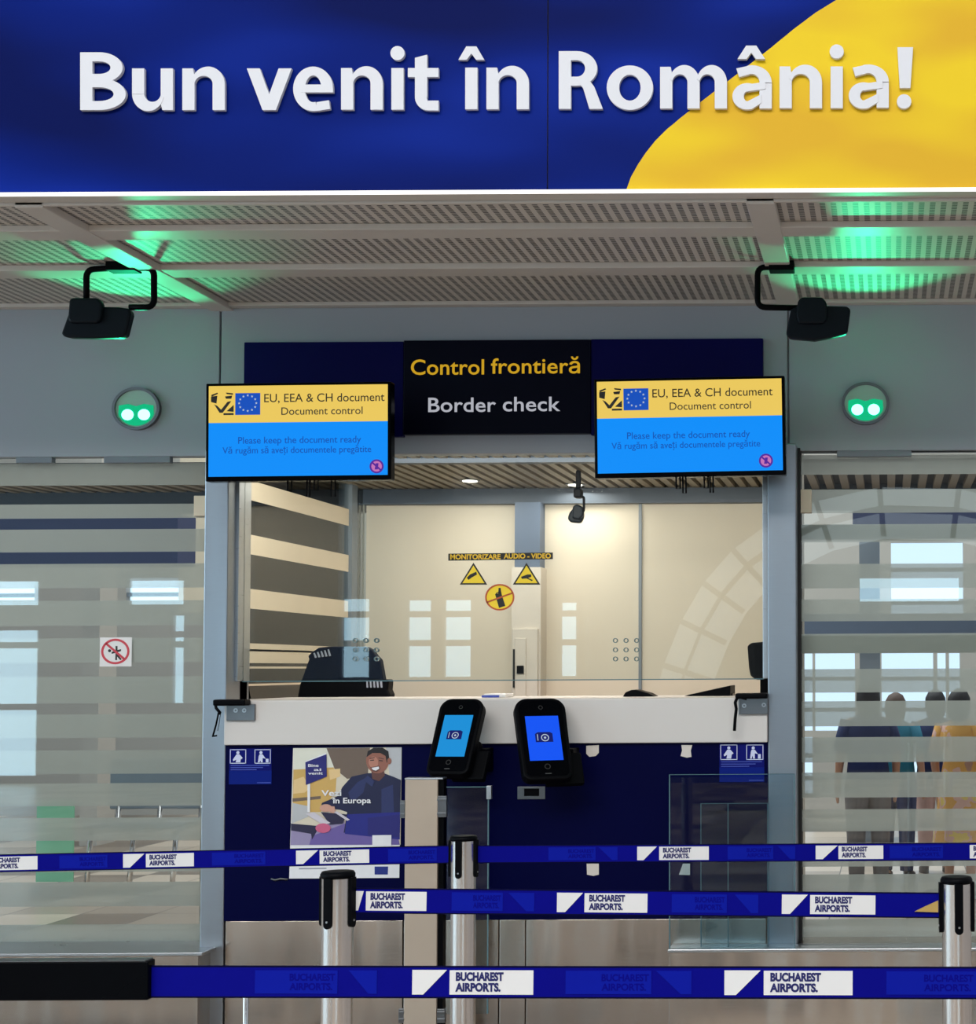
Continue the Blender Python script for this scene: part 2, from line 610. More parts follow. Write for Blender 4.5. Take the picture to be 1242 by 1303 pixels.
def text_verts(body, bold, spacing=1.0):
    """flat text outline as (verts, faces) with baseline 0, in font units"""
    c = bpy.data.curves.new('lettering', 'FONT')
    c.body = body
    c.offset = bold
    c.space_character = spacing
    c.resolution_u = 4
    c.extrude = 0.02
    o = bpy.data.objects.new('lettering', c)
    C.objects.link(o)
    dg = bpy.context.evaluated_depsgraph_get()
    me = bpy.data.meshes.new_from_object(o.evaluated_get(dg))
    vs = [v.co.copy() for v in me.vertices]
    fs = [tuple(p.vertices) for p in me.polygons]
    bpy.data.objects.remove(o)
    bpy.data.curves.remove(c)
    bpy.data.meshes.remove(me)
    return vs, fs


def lettering(mb, body, x0, x1, zb, cap, y, depth=0.002, bold=0.02, spacing=1.0):
    """put text on a plane facing -Y: spans x0..x1, baseline zb, capital height cap"""
    global _cap
    if _cap is None:
        v, _ = text_verts('H', 0.0)
        _cap = max(p.y for p in v)
    vs, fs = text_verts(body, bold, spacing)
    a, b = min(p.x for p in vs), max(p.x for p in vs)
    sx, sz = (x1 - x0) / (b - a), cap / _cap
    mb.add([(x0 + (p.x - a) * sx, y - (depth if p.z > 0 else 0), zb + p.y * sz) for p in vs], fs)
    return mb


def plettering(mb, body, px0, px1, pyb, cappx, Y, depth=0.002, bold=0.02, spacing=1.0):
    x0, x1 = pt(px0, pyb, Y).x, pt(px1, pyb, Y).x
    zb = pt((px0 + px1) / 2, pyb, Y).z
    return lettering(mb, body, x0, x1, zb, cappx * Y / FPX, Y, depth, bold, spacing)


# ------------------------------------------------------------------ distances
YB = 6.25                                  # face of the booth front
ZC = pt(621, 386, YB).z                    # canopy ceiling height
YF = 4.75
YF = YF * (ZC - HC) / (pt(621, 243, YF).z - HC)   # banner face, its lower edge at ceiling height
YI = 8.3                                   # booth back wall
YFAR, YBACK = 16.0, -8.0

# ------------------------------------------------------------------ floor and far halls
struct(MB().box(-16, YBACK, -0.2, 9, YFAR + 0.2, 0).build('floor', M['floor']))

# wall behind the photographer with tall windows (seen mirrored in the glass)
MIR = 2 * YB - YBACK                       # depth of its mirror image


def mx(px):
    return (px - VPX) * MIR / FPX


def mz(py):
    return HC + (VPY - py) * MIR / FPX


wins = [(-80, 46, 796, 1000), (-80, 46, 733, 764), (155, 232, 733, 764), (212, 233, 778, 890), (428, 470, 758, 950), (512, 549, 760, 950), (559, 600, 760, 950), (708, 735, 764, 950), (741, 750, 764, 950), (1090, 1225, 735, 765), (1240, 1400, 720, 900)]
xs = sorted({-16.0, 9.0} | {mx(a) for a, b, c, d in wins} | {mx(b) for a, b, c, d in wins})
zs = sorted({0.0, 7.0} | {max(0.1, mz(c)) for a, b, c, d in wins} | {max(0.1, mz(d)) for a, b, c, d in wins})
wb = MB()
for i in range(len(xs) - 1):
    for j in range(len(zs) - 1):
        cx, cz = (xs[i] + xs[i + 1]) / 2, (zs[j] + zs[j + 1]) / 2
        if not any(mx(a) < cx < mx(b) and max(0.1, mz(d)) < cz < mz(c) for a, b, c, d in wins):
            wb.box(xs[i], YBACK - 0.2, zs[j], xs[i + 1], YBACK, zs[j + 1])
struct(wb.build('wall_back', M['hall_dark']))
nwin = 5
for a, b, c, d in wins:
    x0, x1, z0, z1 = mx(a), mx(b), max(0.1, mz(d)), mz(c)
    wn = thing('window_%d' % nwin, 'tall daylight window', 'window', ((x0 + x1) / 2, YBACK - 0.1, z0))
    del wn['label'], wn['category']
    struct(wn)
    MB().box(x0, YBACK - 0.12, z0, x1, YBACK - 0.1, z1).build('glass_pane', M['sky_pane_rear'], wn)
    fr = MB()
    for zz in (mz(778), mz(815), z0 + 0.9):
        if z0 + 0.1 < zz < z1 - 0.1:
            fr.box(x0, YBACK - 0.1, zz - 0.04, x1, YBACK - 0.03, zz + 0.04)
    fr.box(x0, YBACK - 0.1, z0, x0 + 0.04, YBACK - 0.03, z1)
    fr.box(x1 - 0.04, YBACK - 0.1, z0, x1, YBACK - 0.03, z1)
    fr.build('window_frame', M['frame_grey'], wn)
    nwin += 1

# unseen left wall and glowing window, added for highlights on the steel posts
lw = MB()
lw.box(-14.2, YBACK, 0, -14, 5.5, 0.5).box(-14.2, YBACK, 5.2, -14, 5.5, 7.0).box(-14.2, YBACK, 0.5, -14, -6.5, 5.2).box(-14.2, 4.5, 0.5, -14, 5.5, 5.2)
struct(lw.build('wall_left', M['hall_wall']))
wn = thing('window_40', 'w', 'window', (-14.1, -1, 0.5))
del wn['label'], wn['category']
struct(wn)
MB().box(-14.12, -6.5, 0.5, -14.1, 4.5, 5.2).build('glass_pane', M['sky_pane'], wn)
lf_ = MB()
for i in range(7):
    yy = -6.5 + 11 * i / 6
    lf_.box(-14.1, yy - 0.06, 0.5, -14.0, yy + 0.06, 5.2)
lf_.box(-14.1, -6.5, 2.5, -14.0, 4.5, 2.6)
lf_.build('window_frame', M['frame_grey'], wn)

def win0(name, loc):
    o = thing(name, 'w', 'window', loc)
    del o['label'], o['category']
    return struct(o)


# glazed roof vault behind the photographer, glow added so the booth glass shows it
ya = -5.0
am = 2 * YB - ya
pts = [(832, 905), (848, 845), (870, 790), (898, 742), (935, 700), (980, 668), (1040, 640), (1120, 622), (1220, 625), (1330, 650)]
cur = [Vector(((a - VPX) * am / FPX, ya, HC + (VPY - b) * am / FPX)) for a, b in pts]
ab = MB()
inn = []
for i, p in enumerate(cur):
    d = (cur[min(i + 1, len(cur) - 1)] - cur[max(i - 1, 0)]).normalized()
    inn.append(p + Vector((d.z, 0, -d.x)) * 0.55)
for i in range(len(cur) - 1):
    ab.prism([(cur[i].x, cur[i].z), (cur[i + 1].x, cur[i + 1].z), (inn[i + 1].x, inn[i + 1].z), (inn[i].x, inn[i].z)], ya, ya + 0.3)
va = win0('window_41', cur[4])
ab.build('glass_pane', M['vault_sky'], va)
vb = MB()
for i in range(len(cur)):
    d = (inn[i] - cur[i]).normalized() * 0.03
    t = Vector((-d.z, 0, d.x))
    vb.prism([((cur[i] + t).x, (cur[i] + t).z), ((inn[i] + t).x, (inn[i] + t).z), ((inn[i] - t).x, (inn[i] - t).z), ((cur[i] - t).x, (cur[i] - t).z)], ya + 0.29, ya + 0.36)
for i in range(len(cur) - 1):
    m0, m1 = cur[i].lerp(inn[i], 0.45), cur[i + 1].lerp(inn[i + 1], 0.45)
    vb.prism([(m0.x, m0.z - 0.04), (m1.x, m1.z - 0.04), (m1.x, m1.z + 0.04), (m0.x, m0.z + 0.04)], ya + 0.29, ya + 0.36)
vb.build('window_frame', M['frame_grey'], va)

# far facade beyond the booths, with its own windows
s16 = FPX / YFAR


def fx(px):
    return (px - VPX) / s16


fwin = [(1017, 1034, 831, 930), (1037, 1088, 831, 930), (1122, 1188, 831, 930), (1193, 1204, 831, 930), (1208, 1222, 831, 930), (1246, 1330, 831, 930), (1134, 1226, 690, 795), (1246, 1330, 690, 795), (-60, 44, 740, 764), (160, 232, 735, 764), (1017, 1034, 938, 1010), (1125, 1180, 938, 1010)]
ff = MB()
fr = []
for a, b, c, d in fwin:
    x0, z0, x1, z1 = rect(a, c, b, d, YFAR)
    fr.append((x0, x1, z0, z1))
xs = sorted({-16.0, 9.0} | {q for r in fr for q in r[:2]})
zs = sorted({0.0, 6.0} | {q for r in fr for q in r[2:]})
for i in range(len(xs) - 1):
    for j in range(len(zs) - 1):
        cx, cz = (xs[i] + xs[i + 1]) / 2, (zs[j] + zs[j + 1]) / 2
        if not any(r[0] < cx < r[1] and r[2] < cz < r[3] for r in fr):
            ff.box(xs[i], YFAR, zs[j], xs[i + 1], YFAR + 0.2, zs[j + 1])
struct(ff.build('wall_far', M['hall_wall']))
for x0, x1, z0, z1 in fr:
    wn = thing('window_%d' % nwin, 'w', 'window', ((x0 + x1) / 2, YFAR + 0.1, z0))
    del wn['label'], wn['category']
    struct(wn)
    MB().box(x0, YFAR + 0.1, z0, x1, YFAR + 0.12, z1).build('glass_pane', M['sky_pane_far'], wn)
    tm = MB()
    zz = z0 + (z1 - z0) * 0.27
    tm.box(x0, YFAR + 0.02, zz - 0.02, x1, YFAR + 0.1, zz + 0.02)
    if z1 - z0 > 0.5:
        zz = z0 + (z1 - z0) * 0.67
        tm.box(x0, YFAR + 0.02, zz - 0.02, x1, YFAR + 0.1, zz + 0.02)
    tm.build('window_frame', M['frame_grey'], wn)
    nwin += 1

# hall beams and column seen through the clear gaps of the side glass
Yh = 11.5
x0, z0, x1, z1 = rect(-40, 655, 226, 719, Yh)
struct(MB().box(x0, Yh, z0, x1, Yh + 0.3, z1).build('trim_10', M['navy_band']))
x0, z0, x1, z1 = rect(1085, 640, 1330, 668, 12.2)
struct(MB().box(x0, 12.2, z0, x1, 12.5, z1).build('trim_11', M['navy_band']))
x0, z0, x1, z1 = rect(1012, 748, 1330, 806, 12.6)
struct(MB().box(x0, 12.6, z0 - 0.02, x1, 12.8, z0 + 0.16).build('trim_12', M['column_blue']))
x0, z0, x1, z1 = rect(1094, 560, 1120, 1130, 13.2)
struct(MB().box(x0, 13.2, 0, x1, 13.5, 5.0).build('trim_13', M['frame_grey']))
x0, z0, x1, z1 = rect(104, 560, 126, 1130, 13.2)
struct(MB().box(x0, 13.2, 0, x1, 13.5, 5.0).build('trim_14', M['hall_wall']))
x0, z0, x1, z1 = rect(228, 560, 300, 780, 14.5)
struct(MB().box(x0, 14.5, z0, x1, 14.7, z1).build('trim_15', M['cream']))

# slatted ceiling over the corridor behind the booths
zs_ = 2.52
cb = MB().mat(M['slat_gap'])
cb.box(-9, YI + 0.15, zs_ + 0.03, 3, 9.4, zs_ + 0.06)
cb.mat(M['slat'])
x = -9.0
while x < 3.0:
    cb.box(x, YI + 0.2, zs_, x + 0.045, 9.35, zs_ + 0.03)
    x += 0.09
cb.mat(M['dark_beam']).box(-9, 9.35, zs_ - 0.12, 3, 9.45, zs_ + 0.06)
struct(cb.build('ceiling_corridor'))

# ------------------------------------------------------------------ canopy ceiling
XL, XR = -4.2, 1.4
struct(MB().box(XL, YF + 0.06, ZC, XR, YB + 0.25, ZC + 0.03).build('ceiling', M['perf']))
cbm = MB()
xb = pt(1004, 385, YB).x
xa = pt(297, 397, YB).x
zl = ZC - 0.026
for c0, c1 in ((xb - 0.045, xb + 0.045), (xa - 0.09, xa)):
    cbm.box(c0, YF + 0.06, zl, c1, YB + 0.02, ZC)
struct(cbm.build('trim_1', M['ceil_metal'], bevel=0.003))
cst = MB()
for pa, pb in ((293, 305), (343, 353)):
    y0, y1 = ptz(621, pa, zl).y, ptz(621, pb, zl).y
    cst.box(XL, y0, zl + 0.004, XR, y1, ZC)
cst.box(XL, YB - 0.05, zl + 0.01, XR, YB, ZC)
cst.box(XL, YF + 0.06, zl + 0.006, XR, YF + 0.075, ZC)
struct(cst.build('trim_2', M['ceil_metal'], bevel=0.003))

# ------------------------------------------------------------------ welcome banner
zt = pt(621, -70, YF).z
bn = thing('welcome_banner', 'long blue and yellow welcome banner board above the booth canopy', 'banner', ((XL + XR) / 2, YF, ZC))
xs_ = pt(697, 120, YF).x
MB().box(XL, YF, ZC, xs_ - 0.002, YF + 0.05, zt).build('banner_panel', M['blue_print'], bn)
MB().box(xs_ + 0.002, YF, ZC, XR, YF + 0.05, zt).build('banner_panel', M['blue_print'], bn)
wave = [(797, 237), (803, 225), (812, 209), (822, 194), (834, 179), (848, 165), (866, 150), (890, 131), (920, 108), (950, 85), (982, 60), (1010, 37), (1038, 16), (1064, 0), (1090, -14), (1125, -33), (1165, -50), (1215, -69), (1420, -69), (1420, 237)]
wp = [pt(a, b, YF - 0.002) for a, b in wave]
wpoly = [(p.x, min(max(p.z, ZC + 0.002), zt)) for p in wp]
wpoly[0] = (wpoly[0][0], ZC + 0.001)
wpoly[-1] = (XR - 0.001, ZC + 0.001)
wpoly[-2] = (XR - 0.001, zt)
MB().prism(wpoly, YF - 0.002, YF).build('yellow_wave', M['yellow_print'], bn, label='yellow curved wave print')
MB().box(XL, YF - 0.008, ZC - 0.012, XR, YF + 0.055, ZC).build('lower_edge', M['ceil_metal'], bn)
MB().box(XL, YF - 0.014, ZC - 0.012, XR, YF - 0.008, ZC - 0.001).build('light_strip', M['led_white'], bn, label='thin glowing white light strip')


def glyph(mb, ch, x0, x1, b, Y, d):
    """heavy humanist letters drawn from stems and bowls in photograph pixels; b = baseline"""
    S = 15.5                                # stem
    X = b - 54.0                            # x-height
    CAP = b - 73.5

    def R(ax, ay, bx, by):
        P_([(ax, ay), (bx, ay), (bx, by), (ax, by)])

    layer = [0]

    def P_(pts):
        layer[0] += 1
        mb.pprism(pts, Y - 0.00006 * layer[0], d)

    def A(cx, cy, rx, ry, ix, iy, a0, a1, n=22, dx=0.0):
        k = Y / FPX
        vs_, n_ = [], n
        for i in range(n_):
            t0 = math.radians(a0 + (a1 - a0) * i / n_)
            t1 = math.radians(a0 + (a1 - a0) * (i + 1) / n_)
            P_([(cx + rx * math.cos(t0), cy - ry * math.sin(t0)), (cx + rx * math.cos(t1), cy - ry * math.sin(t1)),
                (cx + dx + ix * math.cos(t1), cy - iy * math.sin(t1)), (cx + dx + ix * math.cos(t0), cy - iy * math.sin(t0))])

    def dot(cx, cy, r):
        P_([(cx + r * math.cos(2 * PI * i / 24), cy - r * math.sin(2 * PI * i / 24)) for i in range(24)])

    def arch(l, r):
        """n-arch joining stem at l to stem ending at r"""
        c, ci = (l - 4 + r) / 2, (l + r - S) / 2
        A(c, X + 21, r - c, 22.3, (r - S - l) / 2, 10.5, 0, 168, 26, dx=ci - c)
        R(r - S, X + 20.5, r, b)

    if ch == 'B':
        R(x0, CAP, x0 + S, b)
        h = (x1 - x0)
        for (ct, cb_, ex) in ((CAP, CAP + 39, x1 - 4), (CAP + 33, b, x1)):
            cy, ry = (ct + cb_) / 2, (cb_ - ct) / 2
            cx = x0 + h * 0.42
            R(x0 + S, ct, cx, ct + 11.5)
            R(x0 + S, cb_ - 11.5, cx, cb_)
            A(cx, cy, ex - cx, ry, ex - cx - 15.5, ry - 11.5, -90, 90)
    elif ch == 'R':
        R(x0, CAP, x0 + S, b)
        cx = x0 + 23
        ct, cb_ = CAP, CAP + 44
        ex = x1 - 7
        cy, ry = (ct + cb_) / 2, (cb_ - ct) / 2
        R(x0 + S, ct, cx, ct + 11.5)
        R(x0 + S, cb_ - 11.5, cx, cb_)
        A(cx, cy, ex - cx, ry, ex - cx - 15.5, ry - 11.5, -90, 90)
        P_([(x0 + 22, cb_ - 8), (x0 + 38, cb_ - 8), (x0 + 45, cb_ + 1), (x1, b), (x1 - 17, b), (x0 + 31, cb_ + 3)])
    elif ch == 'n':
        P_([(x0, X + 1), (x0 + 13.5, X + 1), (x0 + S, X + 12), (x0 + S, b), (x0, b)])
        arch(x0 + S, x1)
    elif ch == 'm':
        P_([(x0, X + 1), (x0 + 13.5, X + 1), (x0 + S, X + 12), (x0 + S, b), (x0, b)])
        mid = x0 + (x1 - x0 + S) / 2
        arch(x0 + S, mid)
        arch(mid, x1)
    elif ch == 'u':
        R(x1 - S, X + 1, x1, b - 10)
        P_([(x1 - S, b - 12), (x1, b - 12), (x1, b), (x1 - 13.5, b), (x1 - S, b - 8)])
        c, ci = (x0 + x1 - S + 4) / 2, (x0 + S + x1 - S) / 2
        A(c, b - 21, c - x0, 22.3, (x1 - x0 - 2 * S) / 2, 10.5, 180, 348, 26, dx=ci - c)
        R(x0, X + 1, x0 + S, b - 20.5)
    elif ch in 'iî':
        R(x0, X + 1, x0 + S, b)
        c = x0 + S / 2
        if ch == 'i':
            dot(c, b - 72, 9)
        else:
            P_([(c - 6.5, b - 80), (c + 6.5, b - 80), (c + 16.5, b - 63), (c + 6, b - 63), (c, b - 71), (c - 6, b - 63), (c - 16.5, b - 63)])
    elif ch == 't':
        l = x0 + 9
        P_([(l, b - 66), (l + S, b - 70), (l + S, b - 16), (l, b - 16)])
        R(x0, X + 1, x1 - 1, X + 12.5)
        c = l + 17.5
        A(c, b - 16, 17.5, 17, 2.5, 5.5, 180, 270, 12)
        R(c - 1, b - 11.5, x1 - 1, b + 1)
    elif ch == 'v':
        c = (x0 + x1) / 2
        P_([(x0, X + 1), (x0 + 16.5, X + 1), (c + 1.5, b - 16), (c + 8.5, b), (c - 8.5, b)])
        P_([(x1, X + 1), (x1 - 16.5, X + 1), (c - 1.5, b - 16), (c - 8.5, b), (c + 8.5, b)])
    elif ch == 'o':
        c = (x0 + x1) / 2
        A(c, b - 27, (x1 - x0) / 2, 28.3, (x1 - x0) / 2 - 15.8, 16.5, 0, 360, 40)
    elif ch == 'e':
        c = (x0 + x1) / 2
        rx = (x1 - x0) / 2
        A(c, b - 27, rx, 28.3, rx - 15, 17, 0, 285, 34)
        R(x0 + 10, b - 32.5, x1 - 1, b - 22.5)
        R(x1 - 14, b - 28, x1 - 0.2, b - 22.5)
        P_([(c + 5, b + 1.2), (x1 - 4, b - 1.5), (x1 - 5.5, b - 12.5), (c + 4, b - 10)])
    elif ch in 'aâ':
        R(x1 - S, b - 32, x1, b)
        c = x0 + 24
        A(c + 1, b - 33, x1 - c - 1, 22, x1 - c - 1 - S, 11, 0, 105, 18)
        P_([(x0 + 5, b - 51), (c - 2, b - 54.5), (c - 2, b - 43.5), (x0 + 8.5, b - 40)])
        cx, cy = x0 + 19, b - 15.5
        A(cx, cy, 19, 16.8, 4.5, 6.3, 70, 290, 22)
        P_([(cx + 5, b - 31.3), (x1 - 8, b - 34), (x1 - 8, b - 25), (cx + 1, b - 22)])
        P_([(cx + 6, b + 0.5), (x1 - S + 2, b - 7), (x1 - S + 2, b - 18), (cx + 1, b - 9.5)])
        if ch == 'â':
            c = (x0 + x1) / 2 - 1
            P_([(c - 6.5, b - 80), (c + 6.5, b - 80), (c + 17.5, b - 63), (c + 6, b - 63), (c, b - 71), (c - 6, b - 63), (c - 17.5, b - 63)])
    elif ch == '!':
        P_([(x0 + 1, b - 77), (x1, b - 77), (x1 - 3.5, b - 25), (x0 + 4, b - 25)])
        dot((x0 + x1) / 2 - 1, b - 8, 9.2)


for word in ([('B', 102, 160, 140), ('u', 168, 220, 140), ('n', 232, 286, 140)],
             [('v', 314, 371, 140), ('e', 373, 424, 140), ('n', 434, 487, 139.5), ('i', 498, 514, 139.5), ('t', 519, 559, 139.5)],
             [('î', 592, 608, 139), ('n', 619, 673, 139)],
             [('R', 711, 767, 138.5), ('o', 772, 831, 138.5), ('m', 840, 925, 138), ('â', 932, 982, 138), ('n', 992, 1046, 137.5), ('i', 1057, 1073, 137.5), ('a', 1080, 1131, 137), ('!', 1141, 1162, 137)]):
    g = MB()
    for ch, a, b_, bl in word:
        glyph(g, ch, a, b_, bl, YF - 0.016, 0.013)
    g.build('lettering', M['letter_white'], bn, label='raised white letters')

# ------------------------------------------------------------------ upper grey wall panels
hp = MB()
XH0, XH1 = XL, XR
xl_, xr_ = pt(280, 470, YB).x, pt(1003, 470, YB).x
zl0, zc0, zr0 = pt(130, 581, YB).z, pt(628, 577, YB).z, pt(1120, 573, YB).z
hp.box(XH0, YB, zl0, xl_ - 0.004, YB + 0.06, ZC)
hp.box(xl_ + 0.004, YB, zc0, xr_ - 0.004, YB + 0.06, ZC)
hp.box(xr_ + 0.004, YB, zr0, XH1, YB + 0.06, ZC)
hp.box(XH0, YB + 0.02, max(zl0, zc0, zr0), XH1, YB + 0.10, ZC)
struct(hp.build('wall_front', M['grey_panel'], bevel=0.002))

# ------------------------------------------------------------------ border check sign board
Ys = YB - 0.03
sg = thing('border_check_sign', 'long dark navy border check sign board fixed above the booth window', 'sign', pt(640, 552, Ys))
MB().pbox(310, 435, 513, 556, Ys, 0.03).build('side_panel', M['navy_sign'], sg, bevel=0.002)
MB().pbox(752, 431, 971, 553, Ys, 0.03).build('side_panel', M['navy_sign'], sg, bevel=0.002)
MB().pbox(513.5, 432.5, 751.5, 552, Ys - 0.006, 0.036).build('center_panel', M['black_sign'], sg, bevel=0.002, label='near-black middle panel')
g = MB()
plettering(g, 'Control', 523, 616, 476.5, 19, Ys - 0.0065, 0.002, 0.009, 1.02)
g.build('lettering', M['lit_yellow'], sg, label='yellow letters')
g = MB()
plettering(g, 'frontieră', 625, 738, 475, 19, Ys - 0.0065, 0.002, 0.009, 1.02)
g.build('lettering', M['lit_yellow'], sg, label='yellow letters')
g = MB()
plettering(g, 'Border', 545, 631, 524, 18, Ys - 0.0065, 0.002, 0.009, 1.02)
g.build('lettering', M['lit_white'], sg, label='white letters')
g = MB()
plettering(g, 'check', 640, 713, 523, 18, Ys - 0.0065, 0.002, 0.009, 1.02)
g.build('lettering', M['lit_white'], sg, label='white letters')


# ------------------------------------------------------------------ hanging screens
def star(cx, cz, r):
    return [(cx + (r if i % 2 == 0 else r * 0.42) * math.sin(PI * i / 5), cz + (r if i % 2 == 0 else r * 0.42) * math.cos(PI * i / 5)) for i in range(10)]


def screen(label, px0, py0, px1, py1, slope, hooks):
    Y = 5.86
    k = Y / FPX
    c = pt((px0 + px1) / 2, (py0 + py1) / 2, Y)
    W, H = (px1 - px0) * k, (py1 - py0) * k
    r = thing('information_screen', label, 'screen', c, (0, -math.atan(slope), 0), 'information screens above the booth window')
    bz = MB()
    bz.box(-W / 2, 0, -H / 2, W / 2, 0.05, H / 2)
    bz.build('bezel', M['black_gloss'], r, bevel=0.004, local=True)
    e, eb = 4 * k, 6 * k
    L, Rr, T, B = -W / 2 + e, W / 2 - e, H / 2 - 3.5 * k, -H / 2 + eb
    split = H / 2 - 51 * k
    sc = MB()
    sc.mat(M['scr_yellow']).box(L, -0.001, split, Rr, 0.0, T)
    sc.mat(M['scr_blue']).box(L, -0.001, B, Rr, 0.0, split)
    so = sc.build('screen', None, r, local=True, label='lit screen, yellow above blue')
    y = -0.0012

    def U(u, v):                          # pixels from the upper left corner of the set
        return (-W / 2 + u * k, H / 2 - v * k)
    ic = MB()
    for poly in ([(7, 15), (15, 12), (16, 13.5), (8, 17)], [(26, 12), (35, 13), (35, 15), (27, 14)], [(7, 17), (15, 16), (14, 26), (7, 24)],
                 [(25, 17), (34, 16), (33, 20), (26, 20)], [(11, 27), (15, 29), (20, 34), (28, 24), (33, 23), (22, 38), (18, 38)],
                 [(27, 36), (36, 28), (36, 37)], [(23, 38.5), (36, 38.5), (36, 41), (23, 41)]):
        ic.prism([U(*q) for q in poly], y - 0.0006, y)
    ic.build('officer_pictogram', M['scr_icon'], so, local=True)
    a, b = U(38, 13), U(70, 41)
    fl = MB()
    fl.mat(M['scr_flag']).box(a[0], y, a[1], b[0], y - 0.0005, b[1])
    fl.mat(M['scr_star'])
    fc = U(54, 26)
    for i in range(12):
        fl.prism(star(fc[0] + 11 * k * math.sin(PI * i / 6), fc[1] + 10 * k * math.cos(PI * i / 6), 1.7 * k), y - 0.001, y - 0.0005)
    fl.build('flag', None, so, local=True, label='blue flag with a ring of stars')
    for body, u0, u1, v, cap in (('EU, EEA & CH document', 75, 229, 25, 10.5), ('Document control', 97, 201, 41.5, 9.5)):
        tx = MB()
        p0, p1 = U(u0, v), U(u1, v)
        lettering(tx, body, p0[0], p1[0], p0[1], cap * k, y, 0.0006, 0.004)
        tx.build('lettering', M['scr_dark'], so, local=True, label='dark letters on yellow')
    for body, u0, u1, v, cap in (('Please keep the document ready', 42, 199, 78, 8.5), ('Vă rugăm să aveți documentele pregătite', 22, 212, 90.5, 8)):
        tx = MB()
        p0, p1 = U(u0, v), U(u1, v)
        lettering(tx, body, p0[0], p1[0], p0[1], cap * k, y, 0.0006, 0.004)
        tx.build('lettering', M['scr_ink'], so, local=True, label='darker blue letters on blue')
    cc = U(219, 109)
    pr = MB()
    pr.mat(M['scr_pink']).disc(cc[0], cc[1], 7.5 * k, 7.5 * k, y - 0.0004, y)
    pr.mat(M['scr_purple']).arc(cc[0], cc[1], (9 * k, 9 * k), (6.8 * k, 6.8 * k), 0, 360, y - 0.0008, y, 24)
    pr.prism([(cc[0] - 2.5 * k, cc[1] - 4 * k), (cc[0] + 1.5 * k, cc[1] - 4 * k), (cc[0] + 2.5 * k, cc[1] + 4 * k), (cc[0] - 1 * k, cc[1] + 4 * k)], y - 0.0008, y)
    pr.prism([(cc[0] - 6 * k, cc[1] + 4 * k), (cc[0] - 4.5 * k, cc[1] + 5.5 * k), (cc[0] + 6 * k, cc[1] - 4 * k), (cc[0] + 4.5 * k, cc[1] - 5.5 * k)], y - 0.0011, y)
    pr.build('prohibition_symbol', None, so, local=True)
    mt = MB()
    mt.box(-0.16, 0.05, -0.10, 0.16, 0.065, 0.10)
    mt.box(-0.04, 0.065, 0.02, 0.04, YB - Y - 0.032, 0.10)
    mt.build('wall_bracket', M['black'], r, local=True)
    for u, ln, wd in hooks:
        p = U(u, 0)
        hk = MB()
        hw = wd * k / 2
        z0 = -H / 2
        hk.tube([(p[0] - hw, 0.03, z0 + 0.005), (p[0] - hw, 0.03, z0 - ln * k), (p[0] + hw, 0.03, z0 - ln * k), (p[0] + hw, 0.03, z0 + 0.005)], 0.0032, 6)
        hk.build('hook', M['black'], r, local=True)
    return r


screen('left hanging screen with yellow header and blue message, above the dark chair', 261, 486, 498, 612, 0.006, ((104, 12, 5), (128, 20, 4), (138, 12, 5), (160, 20, 5)))
screen('right hanging screen with yellow header and blue message, beside the steel pillar', 755.5, 479.5, 1000, 607, 0.014, ((105, 14, 5), (113, 20, 4), (141, 14, 5), (148, 20, 4)))


# ------------------------------------------------------------------ green signal lights
def signal(label, px, py, aim):
    Y = YB - 0.012
    k = Y / FPX
    c = pt(px, py, Y)
    r = thing('signal_light', label, 'signal light', c, group='round green signal lights on the wall panels')
    MB().arc(0, 0, (30.5 * k, 27.5 * k), (27 * k, 24 * k), 0, 360, -0.008, 0.012, 40).build('bezel_ring', M['plate'], r, local=True)
    MB().disc(0, 0, 27 * k, 24 * k, 0.0, 0.012, 36).build('lens', M['lens_grey'], r, local=True)
    n = 28
    lp = [(24 * k * math.cos(math.radians(a)), 22 * k * math.sin(math.radians(a))) for a in [200 + 140 * i / n for i in range(n + 1)]]
    lp += [(22 * k, 4 * k), (10 * k, 6 * k), (0, 3 * k), (-10 * k, 6 * k), (-22 * k, 4 * k)]
    MB().prism(lp, -0.003, 0.0).build('lit_lens', M['green_lens'], r, local=True, label='glowing green lower half')
    for s in (-1, 1):
        MB().disc(s * 10.5 * k, -8 * k, 7.5 * k, 7 * k, -0.006, -0.003, 20).build('led', M['green_led'], r, local=True, label='bright green lamp')
    l = bpy.data.lights.new('signal_glow', 'SPOT')
    l.energy = 22
    l.color = (0.02, 1.0, 0.42)
    l.spot_size = math.radians(72)
    l.spot_blend = 0.55
    l.shadow_soft_size = 0.03
    lo = bpy.data.objects.new('signal_glow', l)
    C.objects.link(lo)
    lo.parent = r
    lo.location = (0, -0.05, 0.02)
    lo.rotation_euler = Vector(aim).to_track_quat('-Z', 'Y').to_euler()
    return r


signal('round green signal light on the grey panel left of the screens', 173.5, 520, (0.36, -0.75, 0.75))
signal('round green signal light on the grey panel right of the screens', 1101.5, 513.5, (0.0, -0.8, 0.75))


